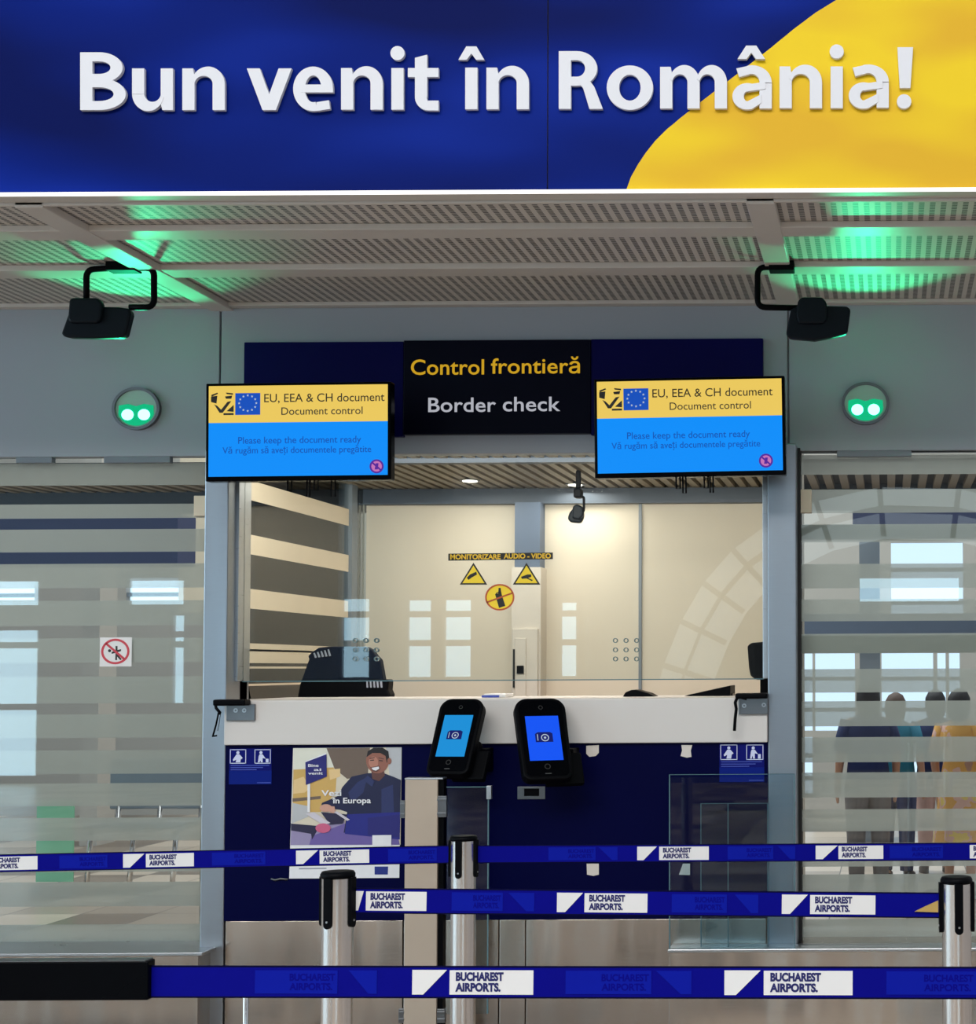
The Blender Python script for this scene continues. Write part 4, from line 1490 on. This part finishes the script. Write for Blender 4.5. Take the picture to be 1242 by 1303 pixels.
# ------------------------------------------------------------------ stickers on the glass
Yk = YB + 0.028
tri_g = 'yellow camera warning triangles on the booth glass'
st = thing('notice_strip', 'narrow black strip with yellow capitals on the booth glass', 'sticker', pt(637, 713, Yk))
MB().pprism([(570.5, 704.5), (703.5, 703), (703.5, 711.5), (570.5, 713.5)], Yk, 0.0015).build('strip', M['sticker_black'], st)
g = MB()
plettering(g, 'MONITORIZARE', 573, 637, 711.5, 6, Yk - 0.0004, 0.0006, 0.03)
plettering(g, 'AUDIO - VIDEO', 641, 701, 710.5, 6, Yk - 0.0004, 0.0006, 0.03)
g.build('lettering', M['letter_yellow'], st, label='yellow capitals')
for lab, cx, cy, cam_ in (('yellow triangular camera warning sticker on the glass, left of the round sticker', 602.5, 744, [(594, 735), (598, 731), (606, 727.5), (607, 731), (600, 735), (596, 738)]),
                          ('yellow triangular camera warning sticker on the glass, right of the round sticker', 670, 744, [(663, 734), (671, 731), (676, 731), (676, 734), (672, 735.5), (678, 738), (677, 739.5), (670, 736), (664, 736.5)])):
    o = thing('warning_triangle', lab, 'sticker', pt(cx, cy, Yk), group=tri_g)
    MB().pprism([(cx - 17.5, cy), (cx + 17.5, cy), (cx, cy - 28)], Yk, 0.0014).build('border', M['sticker_black'], o)
    MB().pprism([(cx - 14, cy - 2), (cx + 14, cy - 2), (cx, cy - 24.3)], Yk - 0.0006, 0.0006).build('yellow_field', M['sticker_yellow'], o)
    MB().pprism(cam_, Yk - 0.0012, 0.0006).build('camera_symbol', M['sticker_black'], o)
k = Yk / FPX
c = pt(636, 760, Yk)
o = thing('phone_ban_sticker', 'round yellow crossed-out mobile phone sticker on the booth glass', 'sticker', pt(636, 777, Yk))
MB().disc(c.x, c.z, 18.5 * k, 16.8 * k, Yk, Yk + 0.0014, 32).build('yellow_field', M['sticker_yellow'], o)
ph = MB().pprism([(630, 756), (634, 755), (634.5, 748), (637, 748), (638, 755), (643, 771), (635, 773.5)], Yk - 0.0006, 0.0006)
ph.arc(pt(635, 757, Yk).x, pt(635, 757, Yk).z, (4.5 * k, 4 * k), (3.3 * k, 2.8 * k), 40, 190, Yk - 0.0006, Yk, 12)
ph.build('phone_symbol', M['sticker_black'], o)
rr = MB().arc(c.x, c.z, (18.7 * k, 17 * k), (16.6 * k, 14.9 * k), 0, 360, Yk - 0.001, Yk, 32)
rr.pprism([(619, 765.5), (619.5, 767.5), (652.5, 755.5), (652, 753.5)], Yk - 0.001, 0.0004)
rr.build('ban_ring', M['sticker_red'], o)

Yk2 = YB + 0.024
k = Yk2 / FPX
o = thing('no_entry_sticker', 'square white sticker with red crossed-out figure on the left glass', 'sticker', pt(147, 848, Yk2))
MB().pbox(127, 811, 167.5, 848, Yk2, 0.0015).build('white_square', M['label_white'], o)
c = pt(146.8, 829, Yk2)
fg = MB()
fg.pprism([(147, 822), (149.5, 822), (149.5, 827), (154, 826), (154, 828.5), (149.5, 830), (150, 833), (155, 839), (153, 840), (149, 835.5), (149, 840), (146.5, 840), (147, 831), (142, 832), (142, 829.5), (147, 828)], Yk2 - 0.0005, 0.0005)
fg.disc(pt(139.5, 828, Yk2).x, pt(139.5, 828, Yk2).z, 2 * k, 2 * k, Yk2 - 0.0005, Yk2, 12)
fg.build('figure_symbol', M['sticker_black'], o)
rr = MB().arc(c.x, c.z, (18 * k, 16.3 * k), (15.2 * k, 13.5 * k), 0, 360, Yk2 - 0.001, Yk2, 32)
rr.pprism([(134, 820), (136, 818), (159, 837.5), (157, 839.5)], Yk2 - 0.001, 0.0005)
rr.build('ban_ring', M['sign_red'], o)

# ------------------------------------------------------------------ inside the booth
zfl = 0.0
XBL = -(VPX - 465) * YI / FPX
XBR = -0.462
zci = pt(640, 640, YI).z
struct(MB().box(XBL, YI, 0, XBR, YI + 0.08, zci + 0.35).build('wall_booth_back', M['beige_wall']))
struct(MB().box(XBR, YB + 0.13, 0, XBR + 0.02, YI, zci + 0.35).build('wall_booth_right', M['beige_wall']))
ic = MB().mat(M['slat_gap']).box(XBL - 0.02, YB + 0.11, zci + 0.11, XBR, YI, zci + 0.14)
ic.mat(M['slat'])
x = XBL
while x < XBR - 0.05:
    ic.box(x, YB + 0.11, zci + 0.07, x + 0.036, YI - 0.01, zci + 0.11)
    x += 0.062
ic.mat(M['dark_beam']).box(XBL, YI - 0.06, zci - 0.01, XBR, YI - 0.001, zci + 0.07)
ic.mat(M['dark_beam']).box(XBL, 7.05, zci + 0.05, XBR, 7.11, zci + 0.09)
struct(ic.build('ceiling_booth'))
sm = MB()
xx = pt(815, 750, YI).x
sm.box(xx - 0.008, YI - 0.012, 0, xx + 0.008, YI, zci - 0.01)
struct(sm.build('trim_5', M['frame_grey']))
# duct column on the back wall
a = rect(655, 652, 687, 722, YI - 0.12)
struct(MB().mat(M['column_blue']).box(a[0], YI - 0.12, a[1], a[2], YI, zci - 0.01).mat(M['booth_white']).box(a[0] - 0.01, YI - 0.14, 0, a[2] + 0.01, YI, a[1]).build('trim_6'))
fb = thing('fuse_cabinet', 'narrow white fuse cabinet with dark lock on the booth back wall', 'cabinet', pt(662, 890, YI - 0.16))
MB().pbox(652, 800, 684, 900, YI - 0.16, 0.02).build('cabinet_body', M['booth_white'], fb, bevel=0.002)
dr = MB().pbox(655, 812, 669, 893, YI - 0.168, 0.008).build('door', M['booth_white'], fb, bevel=0.002)
MB().pbox(657.5, 847, 666, 857, YI - 0.178, 0.01).build('lock', M['black'], dr)
MB().pbox(652.5, 826, 655, 875, YI - 0.172, 0.01).build('hinge_strip', M['rubber'], dr)

# glazed left side of the booth, banded film
w4 = win('window_4', XBL, 7.3, 0)
MB().box(XBL - 0.01, YB + 0.12, 0.9, XBL, YI, zci + 0.1).build('glass_pane', M['glass_side'], w4)
bd = MB()
pitch_ = 43.5 * YB / FPX
zz = pt(308, 650, 6.7).z
for i in range(7):
    z1_ = zz + 0.14 - i * 0.235
    if i < 4:
        bd.box(XBL + 0.001, YB + 0.12, z1_ - 0.085, XBL + 0.003, YI - 0.25, z1_)
for i in range(6):
    z1_ = zz - 0.66 + 0.07 - i * 0.075
    bd.box(XBL + 0.001, YB + 0.12, z1_ - 0.009, XBL + 0.003, YI - 0.3, z1_)
bd.build('film_bands', M['cream'], w4, label='cream film bands')
MB().box(XBL - 0.02, YI - 0.28, 0.9, XBL + 0.02, YI - 0.2, zci + 0.1).build('mullion', M['frame_grey'], w4)
MB().box(XBL - 0.02, YB + 0.12, 0, XBL, YI, 0.9).build('lower_panel', M['hall_wall'], w4)

# downlights
def downlight(label, px, py, power):
    p = ptz(px, py, zci + 0.066)
    o = thing('downlight', label, 'lamp', p, group='small round downlights in the booth ceiling')
    MB().lathe([(0.05, 0.0), (0.05, 0.012), (0.04, 0.014)], p.x, p.y, 24).build('ring', M['plate'], o).location.z -= 0.0
    MB().lathe([(0.036, -0.004), (0.036, 0.0)], p.x, p.y, 20).build('lens', M['lamp_white'], o)
    for ch in o.children:
        ch.location = (0, 0, 0)
        for v in ch.data.vertices:
            v.co.z += p.z
    l = bpy.data.lights.new('downlight_glow', 'AREA')
    l.shape = 'DISK'
    l.size = 0.35
    l.energy = power
    l.color = (1.0, 0.93, 0.83)
    lo = bpy.data.objects.new('downlight_glow', l)
    C.objects.link(lo)
    lo.parent = o
    lo.location = (0, 0, -0.02)


downlight('small lit downlight in the slatted booth ceiling, left one', 598, 612, 3.5)
downlight('small lit downlight in the slatted booth ceiling, above the inner floodlight', 732, 617, 3.5)

flood('floodlight', 'small dark floodlight hanging inside the booth behind the glass', 7.5,
      [(737, 632), (743, 632), (743, 650), (740, 652)], (731, 622, 741, 634),
      [(730, 645), (735, 642), (742, 645), (744, 656), (738, 662), (729, 660)],
      [(725, 652), (732, 644), (742, 646), (743, 658), (739, 666), (726, 665), (722, 660)], zci + 0.07, 0.006, GF)

# desk surface inside is the counter slab; things standing on and behind it
cy = 7.0


def chair(label, Y, outline, band, slots, slots2, pxc):
    c = pt(pxc, 890, Y)
    o = thing('office_chair', label, 'chair', (c.x, Y + 0.15, 0))
    q = [pt(a_, b_, Y) for a_, b_ in outline]
    MB().prism([(p.x, p.z) for p in q], Y, Y + 0.05).build('backrest', M['chair_mesh'], o, bevel=0.012, seg=3)
    q = [pt(a_, b_, Y - 0.02) for a_, b_ in band]
    MB().prism([(p.x, p.z) for p in q], Y - 0.02, Y + 0.06).build('back_shell', M['chair'], o, bevel=0.01, seg=3)
    sl = MB()
    for s in slots:
        sl.pprism(s, Y - 0.004, 0.005)
    for s in slots2:
        sl.pprism(s, Y - 0.025, 0.006)
    sl.build('back_slots', M['chair_slot'], o)
    MB().box(c.x - 0.25, Y - 0.45, 0.72, c.x + 0.25, Y + 0.05, 0.80).build('seat', M['chair'], o, bevel=0.03, seg=3)
    MB().box(c.x - 0.04, Y - 0.0, 0.74, c.x + 0.04, Y + 0.07, 1.32).build('back_support', M['chair'], o, bevel=0.01)
    MB().lathe([(0.03, 0.08), (0.03, 0.45), (0.022, 0.45), (0.022, 0.72)], c.x, Y - 0.2, 20).build('gas_column', M['chrome'], o)
    bs_ = MB()
    for i in range(5):
        t = 2 * PI * i / 5
        ex, ey = c.x + 0.28 * math.cos(t), Y - 0.2 + 0.28 * math.sin(t)
        bs_.tube([(c.x, Y - 0.2, 0.1), (ex, ey, 0.07)], 0.02, 8)
    bs_.build('star_base', M['chair'], o)
    for i in range(5):
        t = 2 * PI * i / 5
        ex, ey = c.x + 0.28 * math.cos(t), Y - 0.2 + 0.28 * math.sin(t)
        MB().lathe([(0.02, 0.0), (0.028, 0.015), (0.028, 0.04), (0.02, 0.055)], ex, ey, 14).build('caster', M['rubber'], o)
    return o


OX = lambda L: [(370 + a_ / 8.871, 800 + b_ / 8.871) for a_, b_ in L]
chair('black office chair with slotted back behind the counter, left of the terminals', 7.05,
      OX([(110, 600), (205, 340), (190, 310), (230, 270), (310, 215), (430, 200), (850, 205), (915, 240), (965, 310), (1005, 350), (1050, 600)]),
      OX([(60, 830), (100, 620), (130, 575), (1105, 572), (1095, 690), (1118, 740), (1110, 830)]),
      [OX([(255 + i * 40, 275 - i * 10), (268 + i * 40, 272 - i * 10), (292 + i * 40, 325 - i * 5), (272 + i * 40, 330 - i * 5)]) for i in range(5)],
      [OX([(852 + i * 38, 585), (866 + i * 40, 585), (874 + i * 40, 665), (855 + i * 40, 665)]) for i in range(5)], 437)

zct = zt1                                    # counter top height
# low black scanner hump
c = pt(815, 888, 6.55)
o = tag(MB().prism([(c.x - 0.066, zct), (c.x - 0.055, zct + 0.018), (c.x - 0.03, zct + 0.028), (c.x - 0.01, zct + 0.028), (c.x + 0.04, zct + 0.014), (c.x + 0.066, zct)], 6.5, 6.62).build('desk_scanner', M['black'], bevel=0.004), 'low black rounded desk device on the counter, behind the glass seam', 'device')
a0 = pt(872, 888, 6.6); a1 = pt(931, 872, 6.6)
mo = thing('desk_tablet', 'black wedge-shaped tablet tilted on the counter beside the right pillar', 'tablet', (a1.x, 6.6, zct))
MB().prism([(a0.x, zct), (a1.x, zct), (a1.x, a1.z), (a0.x + 0.02, zct + 0.006)], 6.55, 6.75).build('housing', M['black'], mo, bevel=0.002)
MB().box(a1.x - 0.03, 6.6, zct, a1.x + 0.004, 6.7, zct + 0.01).build('foot', M['black_gloss'], mo)
# paper pad with blue edge between the terminals
c = pt(634, 888, 6.5)
pp = thing('paper_pad', 'small white paper pad on the counter between the two face terminals', 'paper', (c.x, 6.5, zct))
MB().box(c.x - 0.045, 6.44, zct, c.x + 0.045, 6.58, zct + 0.016).build('pages', M['label_white'], pp, bevel=0.004)
MB().box(c.x - 0.05, 6.43, zct + 0.001, c.x + 0.02, 6.435, zct + 0.01).build('blue_edge', M['sticker_line'], pp)
# monitor at the right end
Ym = 6.5
o = thing('monitor', 'black desk monitor on a neck at the right end of the counter', 'monitor', (pt(968, 885, Ym).x, Ym, zct))
q = [pt(a_, b_, Ym) for a_, b_ in ((951, 822), (956, 818), (990, 815), (990, 865), (962, 865), (955, 860), (953, 850))]
MB().prism([(p.x, p.z) for p in q], Ym, Ym + 0.06).build('housing', M['black'], o, bevel=0.006)
q = [pt(a_, b_, Ym - 0.006) for a_, b_ in ((960, 821), (988, 819), (988, 860), (961, 860))]
MB().prism([(p.x, p.z) for p in q], Ym - 0.004, Ym).build('screen', M['black_gloss'], o)
a_ = rect(967, 860, 985, 885, Ym)
MB().box(a_[0], Ym + 0.01, zct, a_[2], Ym + 0.05, a_[3]).build('neck', M['black'], o, bevel=0.003)
MB().box(a_[0] - 0.03, Ym - 0.03, zct, a_[2] + 0.02, Ym + 0.09, zct + 0.012).build('foot', M['black'], o, bevel=0.003)


# ------------------------------------------------------------------ barrier posts
def post(label, px, pytop, Y, slot_deg, k=1.0):
    c = pt(px, pytop, Y)
    ztop = c.z
    o = thing('barrier_post', label, 'barrier post', (c.x, Y, 0), (0, 0, math.radians(slot_deg)), 'steel barrier posts')
    R = 0.0315 * k
    MB().lathe([(0.17, 0.0), (0.17, 0.012), (0.15, 0.024), (0.05, 0.03), (R, 0.032)], n=40).build('base', M['black'], o, local=True)
    MB().lathe([(R, 0.03), (R, ztop - 0.012)], n=40).build('tube', M['chrome'], o, local=True, label='brushed steel tube')
    MB().lathe([(R + 0.001, ztop - 0.014), (R + 0.003, ztop - 0.012), (R + 0.003, ztop - 0.006), (R, ztop - 0.001), (R - 0.008, ztop)], n=40).build('cap', M['black'], o, local=True, label='black cap')
    for i in range(4):
        t = PI / 2 * i
        cs, sn = math.cos(t), math.sin(t)
        hw = 0.0085
        m = MB()
        L0, L1 = ztop - 0.114, ztop - 0.012
        pts_ = [(-hw, L1), (hw, L1), (hw, L0 + hw)] + [(hw * math.cos(a_), L0 + hw + hw * math.sin(a_)) for a_ in [-PI * j / 8 for j in range(1, 8)]] + [(-hw, L0 + hw)]
        m.prism(pts_, -(R + 0.006), -(R - 0.004))
        m.v = [Vector((p.x * cs - p.y * sn, p.x * sn + p.y * cs, p.z)) for p in m.v]
        s = m.build('belt_slot', M['black'], o, local=True)
        m = MB().disc(0, L0 + hw + 0.006, 0.0022, 0.0022, -(R + 0.0075), -(R + 0.005), 10)
        m.v = [Vector((p.x * cs - p.y * sn, p.x * sn + p.y * cs, p.z)) for p in m.v]
        m.build('screw', M['steel'], s, local=True)
    return o


YM, YFB, YN_ = 3.25, 4.35, 2.47
post('steel barrier post with black cap in front of the poster', 430, 1108, YM, -14)
post('steel barrier post with black cap near the right edge, before the frosted glass', 1217, 1115, YM, 6, 0.96)
post('steel barrier post with black cap right of the beige gate post', 590, 1063, YFB, -6, 1.08)


# ------------------------------------------------------------------ belts
def belt(label, pa, pb_, Y, hpx, flags, labels, tones, group='navy barrier belts with airport lettering', tone_flags=()):
    """pa, pb_ : pixel centres of the two ends"""
    A, B = pt(*pa, Y), pt(*pb_, Y)
    k = Y / FPX
    L = (B - A).length
    ang = math.atan2(B.z - A.z, B.x - A.x)
    o = thing('barrier_belt', label, 'barrier belt', A, (0, -ang, 0), group)
    H = hpx * k

    def u(px):
        return (px - pa[0]) / (pb_[0] - pa[0]) * L
    wbn = MB()
    wbn.mat(M['belt']).box(0, -0.001, -H / 2, L, 0.001, H / 2)
    wbn.mat(M['belt_edge']).box(0, -0.0013, H / 2 - H * 0.05, L, 0.0013, H / 2).box(0, -0.0013, -H / 2, L, 0.0013, -H / 2 + H * 0.05)
    wbn.build('webbing', None, o, local=True)
    for a_, b_ in tones:
        tn = MB().box(u(a_), -0.0016, -H * 0.36, u(b_), -0.001, H * 0.36)
        t = tn.build('tone_patch', M['belt_tone'], o, local=True, label='slightly lighter blue woven patch')
        if b_ - a_ > 40:
            lw = MB().mat(M['belt'])
            m0 = u(a_) + (u(b_) - u(a_)) * 0.42
            lettering(lw, 'BUCHAREST', m0, u(b_) - 0.004, H * 0.05, H * 0.2, -0.0016, 0.0003, 0.03)
            lettering(lw, 'AIRPORTS.', m0, u(b_) - 0.008, -H * 0.24, H * 0.2, -0.0016, 0.0003, 0.03)
            lw.build('lettering', None, t, local=True)
    for a_, b_ in tone_flags:
        MB().prism([(u(a_), H * 0.36), (u(b_), H * 0.36), (u(b_), -H * 0.36), (u(a_) + (u(b_) - u(a_)) * 0.7, -H * 0.36)], -0.0016, -0.001).build('tone_flag', M['belt_tone'], o, local=True)
    for a_, b_ in flags:
        MB().prism([(u(a_), H * 0.38), (u(b_), H * 0.38), (u(a_) + (u(b_) - u(a_)) * 0.32, -H * 0.38), (u(a_), -H * 0.38)], -0.0018, -0.001).build('logo_flag', M['label_white'], o, local=True, label='white cut-corner logo mark')
    for a_, b_ in labels:
        lb = MB().box(u(a_), -0.0018, -H * 0.38, u(b_), -0.001, H * 0.37).build('logo_label', M['label_white'], o, local=True, label='white lettered label')
        wd = u(b_) - u(a_)
        tx = lettering(MB(), 'BUCHAREST', u(a_) + wd * 0.075, u(a_) + wd * 0.645, H * 0.06, H * 0.235, -0.0018, 0.0005, 0.05)
        tx.build('lettering', M['label_navy'], lb, local=True)
        tx = lettering(MB(), 'AIRPORTS.', u(a_) + wd * 0.07, u(a_) + wd * 0.61, -H * 0.27, H * 0.235, -0.0018, 0.0005, 0.05)
        tx.build('lettering', M['label_navy'], lb, local=True)
    return o, A, B, H


b1, A1, B1, H1 = belt('nearest and lowest blue barrier belt, coming out of the black cassette', (185, 1249), (1395, 1251), YN_, 40.5,
                      [(525, 569), (922, 968)], [(572.5, 679), (972, 1085)], [(325, 430), (720, 829), (1128, 1242)], tone_flags=[(444, 480), (835, 880)])
cs = MB()
cz = rect(-60, 1222, 193, 1271.5, YN_)
inv = 0
cs.box(cz[0], YN_ - 0.012, cz[1], cz[2], YN_ + 0.012, cz[3])
cs.build('cassette', M['black_gloss'], b1, bevel=0.002, label='long black belt cassette')
cs = MB().box(cz[0], YN_ - 0.013, cz[3], cz[2] - 0.004, YN_ + 0.013, cz[3] + 0.0015)
cs.build('cassette_rim', M['plate'], b1)

# posts just outside the frame carry the ends of the belts
post('steel barrier post holding the black cassette of the nearest belt', -110, 1175, YN_ + 0.0, 0)
post('steel barrier post at the far end of the nearest belt', 1440, 1175, YN_, 0)

b2, A2, B2, H2 = belt('middle blue barrier belt strung between the two front steel posts', (449, 1146), (1198, 1152), YM, 32,
                      [(453, 463), (709, 742), (995, 1028)], [(466, 543), (744, 824), (1031, 1114)], [(575, 640), (855, 925)], tone_flags=[(647, 680), (935, 965)])
gd = MB().pprism([(1164, 1160), (1178, 1153), (1194, 1146), (1194, 1161)], YM - 0.006, 0.004)  # belt fold catching the light, put in as a gold wedge
gd.build('belt_clip', M['gold'], b2, label='small golden wedge at the belt end')

b3, A3, B3, H3 = belt('far blue barrier belt left of the farther post, crossing the poster', (-120, 1101), (574, 1087), YFB, 22.5,
                      [(157, 184), (377, 405)], [(-14, 48), (186, 247), (407, 470)], [(76, 137), (270, 338), (494, 556)])
b4, A4, B4, H4 = belt('far blue barrier belt right of the farther post, crossing the glass screen', (606, 1087), (1340, 1083), YFB, 22.5,
                      [(811, 836), (1038, 1066)], [(839, 902), (1067, 1124), (1234, 1296)], [(698, 758), (926, 984), (1132, 1200)], tone_flags=[(762, 786), (990, 1012)])
post('steel barrier post holding the far belt before the left frosted glass', -135, 1080, YFB, 0)
post('steel barrier post holding the far belt before the right frosted glass', 1355, 1060, YFB, 0)


# ------------------------------------------------------------------ people beyond the right glass
def person(label, px, pytop, Y, hairmat, topmat, lowmat, dress=False, turn=0.0, arm=0.0, skirt_mat=None):
    c = pt(px, pytop, Y)
    Ht = c.z
    s = Ht / 1.70
    o = thing('person', label, 'person', (c.x, Y, 0), (0, 0, turn))
    vs, es, rad = [], [], []

    def v(x_, y_, z_, r_, par=None):
        vs.append((x_ * s, y_ * s, z_ * s)); rad.append(r_ * s)
        if par is not None:
            es.append((par, len(vs) - 1))
        return len(vs) - 1
    pel = v(0, 0, 0.93, 0.135)
    bel = v(0, 0, 1.08, 0.12, pel)
    ches = v(0, 0, 1.28, 0.135, bel)
    nb = v(0, 0, 1.42, 0.065, ches)
    nk = v(0, 0, 1.48, 0.05, nb)
    hd = v(0, 0.015, 1.56, 0.085, nk)
    v(0, 0.01, 1.63, 0.075, hd)
    for sg_ in (-1, 1):
        hp_ = v(sg_ * 0.09, 0, 0.86, 0.095, pel)
        kn = v(sg_ * 0.10, 0.01, 0.48, 0.058, hp_)
        an = v(sg_ * 0.10, -0.02, 0.09, 0.038, kn)
        hl_ = v(sg_ * 0.10, 0.02, 0.04, 0.04, an)
        v(sg_ * 0.12, 0.15, 0.03, 0.03, hl_)
        sh_ = v(sg_ * 0.17, 0, 1.38, 0.058, ches)
        fw = arm if sg_ > 0 else 0.0
        el = v(sg_ * 0.23, -0.02 + 0.08 * fw, 1.11, 0.042, sh_)
        wr_ = v(sg_ * (0.24 - 0.08 * fw), 0.05 + 0.2 * fw, 0.88 + 0.18 * fw, 0.027, el)
        pm = v(sg_ * (0.24 - 0.10 * fw), 0.07 + 0.24 * fw, 0.81 + 0.18 * fw, 0.03, wr_)
        for q_ in range(4):
            f1 = v(sg_ * (0.24 - 0.10 * fw), 0.045 + 0.018 * q_ + 0.25 * fw, 0.765 + 0.18 * fw, 0.010, pm)
            v(sg_ * (0.235 - 0.10 * fw), 0.055 + 0.018 * q_ + 0.27 * fw, 0.725 - 0.008 * (q_ in (1, 2)) + 0.18 * fw, 0.008, f1)
        th = v(sg_ * (0.225 - 0.10 * fw), 0.115 + 0.24 * fw, 0.80 + 0.18 * fw, 0.010, wr_)
        v(sg_ * (0.22 - 0.10 * fw), 0.125 + 0.25 * fw, 0.77 + 0.18 * fw, 0.009, th)
    me = bpy.data.meshes.new('skeleton')
    me.from_pydata(vs, es, [])
    t = bpy.data.objects.new('skeleton', me)
    C.objects.link(t)
    sk = t.modifiers.new('skin', 'SKIN')
    for i, r_ in enumerate(rad):
        me.skin_vertices[0].data[i].radius = (r_, r_)
    me.skin_vertices[0].data[0].use_root = True
    sb = t.modifiers.new('sub', 'SUBSURF')
    sb.levels = sb.render_levels = 2
    dg = bpy.context.evaluated_depsgraph_get()
    bm_ = bpy.data.meshes.new_from_object(t.evaluated_get(dg))
    bpy.data.objects.remove(t)
    for p_ in bm_.polygons:
        p_.use_smooth = True
    bm_.materials.clear()
    bm_.materials.append(M['skin'])
    b = bpy.data.objects.new('body', bm_)
    C.objects.link(b)
    b.parent = o

    def S(rings):
        return [(a_ * s, b_ * s, c_ * s, d_ * s, e_ * s) for a_, b_, c_, d_, e_ in rings]
    MB().loft(S([(0, -0.02, 1.42, 0.05, 0.05), (0, -0.025, 1.46, 0.085, 0.075), (0, -0.02, 1.54, 0.098, 0.10), (0, -0.012, 1.62, 0.094, 0.10), (0, -0.005, 1.675, 0.065, 0.07), (0, 0, 1.70, 0.02, 0.02)])).build('hair', hairmat, o, local=True)
    MB().loft(S([(0, 0.11, 1.535, 0.012, 0.012), (0, 0.115, 1.55, 0.014, 0.018), (0, 0.10, 1.585, 0.009, 0.012)]), 10).build('nose', M['skin'], o, local=True)
    if dress:
        MB().loft(S([(0, 0, 0.34, 0.25, 0.21), (0, 0, 0.36, 0.25, 0.21), (0, 0, 0.65, 0.21, 0.17), (0, 0, 0.92, 0.175, 0.15), (0, 0, 1.08, 0.145, 0.13), (0, 0, 1.3, 0.175, 0.145), (0, 0, 1.40, 0.16, 0.10), (0, 0, 1.44, 0.07, 0.065)]), 28).build('dress', topmat, o, local=True)
    else:
        MB().loft(S([(0, 0, 0.86, 0.185, 0.155), (0, 0, 1.05, 0.165, 0.145), (0, 0, 1.3, 0.195, 0.155), (0, 0, 1.39, 0.185, 0.11), (0, 0, 1.44, 0.075, 0.07)]), 28).build('shirt', topmat, o, local=True)
        for sg_ in (-1, 1):
            MB().loft(S([(sg_ * 0.10, -0.02, 0.08, 0.06, 0.065), (sg_ * 0.10, 0.0, 0.48, 0.078, 0.08), (sg_ * 0.09, 0, 0.84, 0.105, 0.12), (sg_ * 0.08, 0, 0.93, 0.10, 0.14)]), 18).build('trouser_leg', lowmat, o, local=True)
    for sg_ in (-1, 1):
        MB().tube([Vector((sg_ * 0.16, 0, 1.39)) * s, Vector((sg_ * 0.20, -0.01, 1.25)) * s, Vector((sg_ * 0.225, -0.02 + (0.06 * arm if sg_ > 0 else 0), 1.14)) * s], 0.066 * s, 12).build('sleeve', topmat, o, local=True)
        MB().loft(S([(sg_ * 0.11, 0.05, 0.0, 0.045, 0.12), (sg_ * 0.11, 0.05, 0.04, 0.045, 0.115), (sg_ * 0.105, 0.01, 0.075, 0.038, 0.06)]), 16).build('shoe', M['shoe'], o, local=True)
    return o


person('person in navy top and grey trousers before the grey column, beyond frosted glass', 1104, 868, 10.2, M['hair_dark'], M['cloth_navy'], M['cloth_grey'], turn=0.2)
person('person with brown hair in a teal top, beyond the frosted glass', 1140, 881, 10.9, M['hair_brown'], M['cloth_teal'], M['cloth_navy'], turn=-0.3)
person('person with dark hair and pink trousers, between the teal and yellow clad people', 1190, 877, 11.2, M['hair_dark'], M['cloth_navy'], M['cloth_pink'], turn=0.1)
person('person in a long yellow patterned dress near the right edge of the glass', 1221, 876, 10.2, M['hair_dark'], M['cloth_yellow'], M['cloth_yellow'], dress=True, turn=-0.5, arm=1.0)


# bench and banner stand beyond the left glass
Yb_ = 10.5
bx0, bx1 = pt(120, 1040, Yb_).x, pt(250, 1040, Yb_).x
bo = thing('waiting_bench', 'grey metal waiting bench beyond the left frosted glass', 'bench', ((bx0 + bx1) / 2, Yb_, 0))
MB().box(bx0, Yb_ - 0.2, 0.42, bx1, Yb_ + 0.22, 0.46).build('seat', M['frame_grey'], bo, bevel=0.01)
MB().box(bx0, Yb_ + 0.2, 0.52, bx1, Yb_ + 0.24, 0.86).build('backrest', M['frame_grey'], bo, bevel=0.01)
for xx in (bx0 + 0.06, (bx0 + bx1) / 2, bx1 - 0.06):
    MB().tube([(xx, Yb_ - 0.22, 0.0), (xx, Yb_ - 0.16, 0.40), (xx, Yb_ + 0.2, 0.42), (xx, Yb_ + 0.25, 0.86)], 0.018, 8).build('leg', M['chrome'], bo)
gbx = pt(75, 1060, 10.2)
go = thing('banner_stand', 'pale green banner stand beyond the left frosted glass', 'banner stand', (gbx.x, 10.2, 0))
MB().box(gbx.x - 0.14, 10.19, 0.1, gbx.x + 0.10, 10.2, 0.62).build('banner_sheet', M['green_banner'], go)
MB().box(gbx.x - 0.16, 10.14, 0.0, gbx.x + 0.12, 10.26, 0.08).build('base', M['frame_grey'], go, bevel=0.01)
MB().tube([(gbx.x, 10.215, 0.08), (gbx.x, 10.215, 0.63)], 0.008, 8).build('rod', M['chrome'], go)
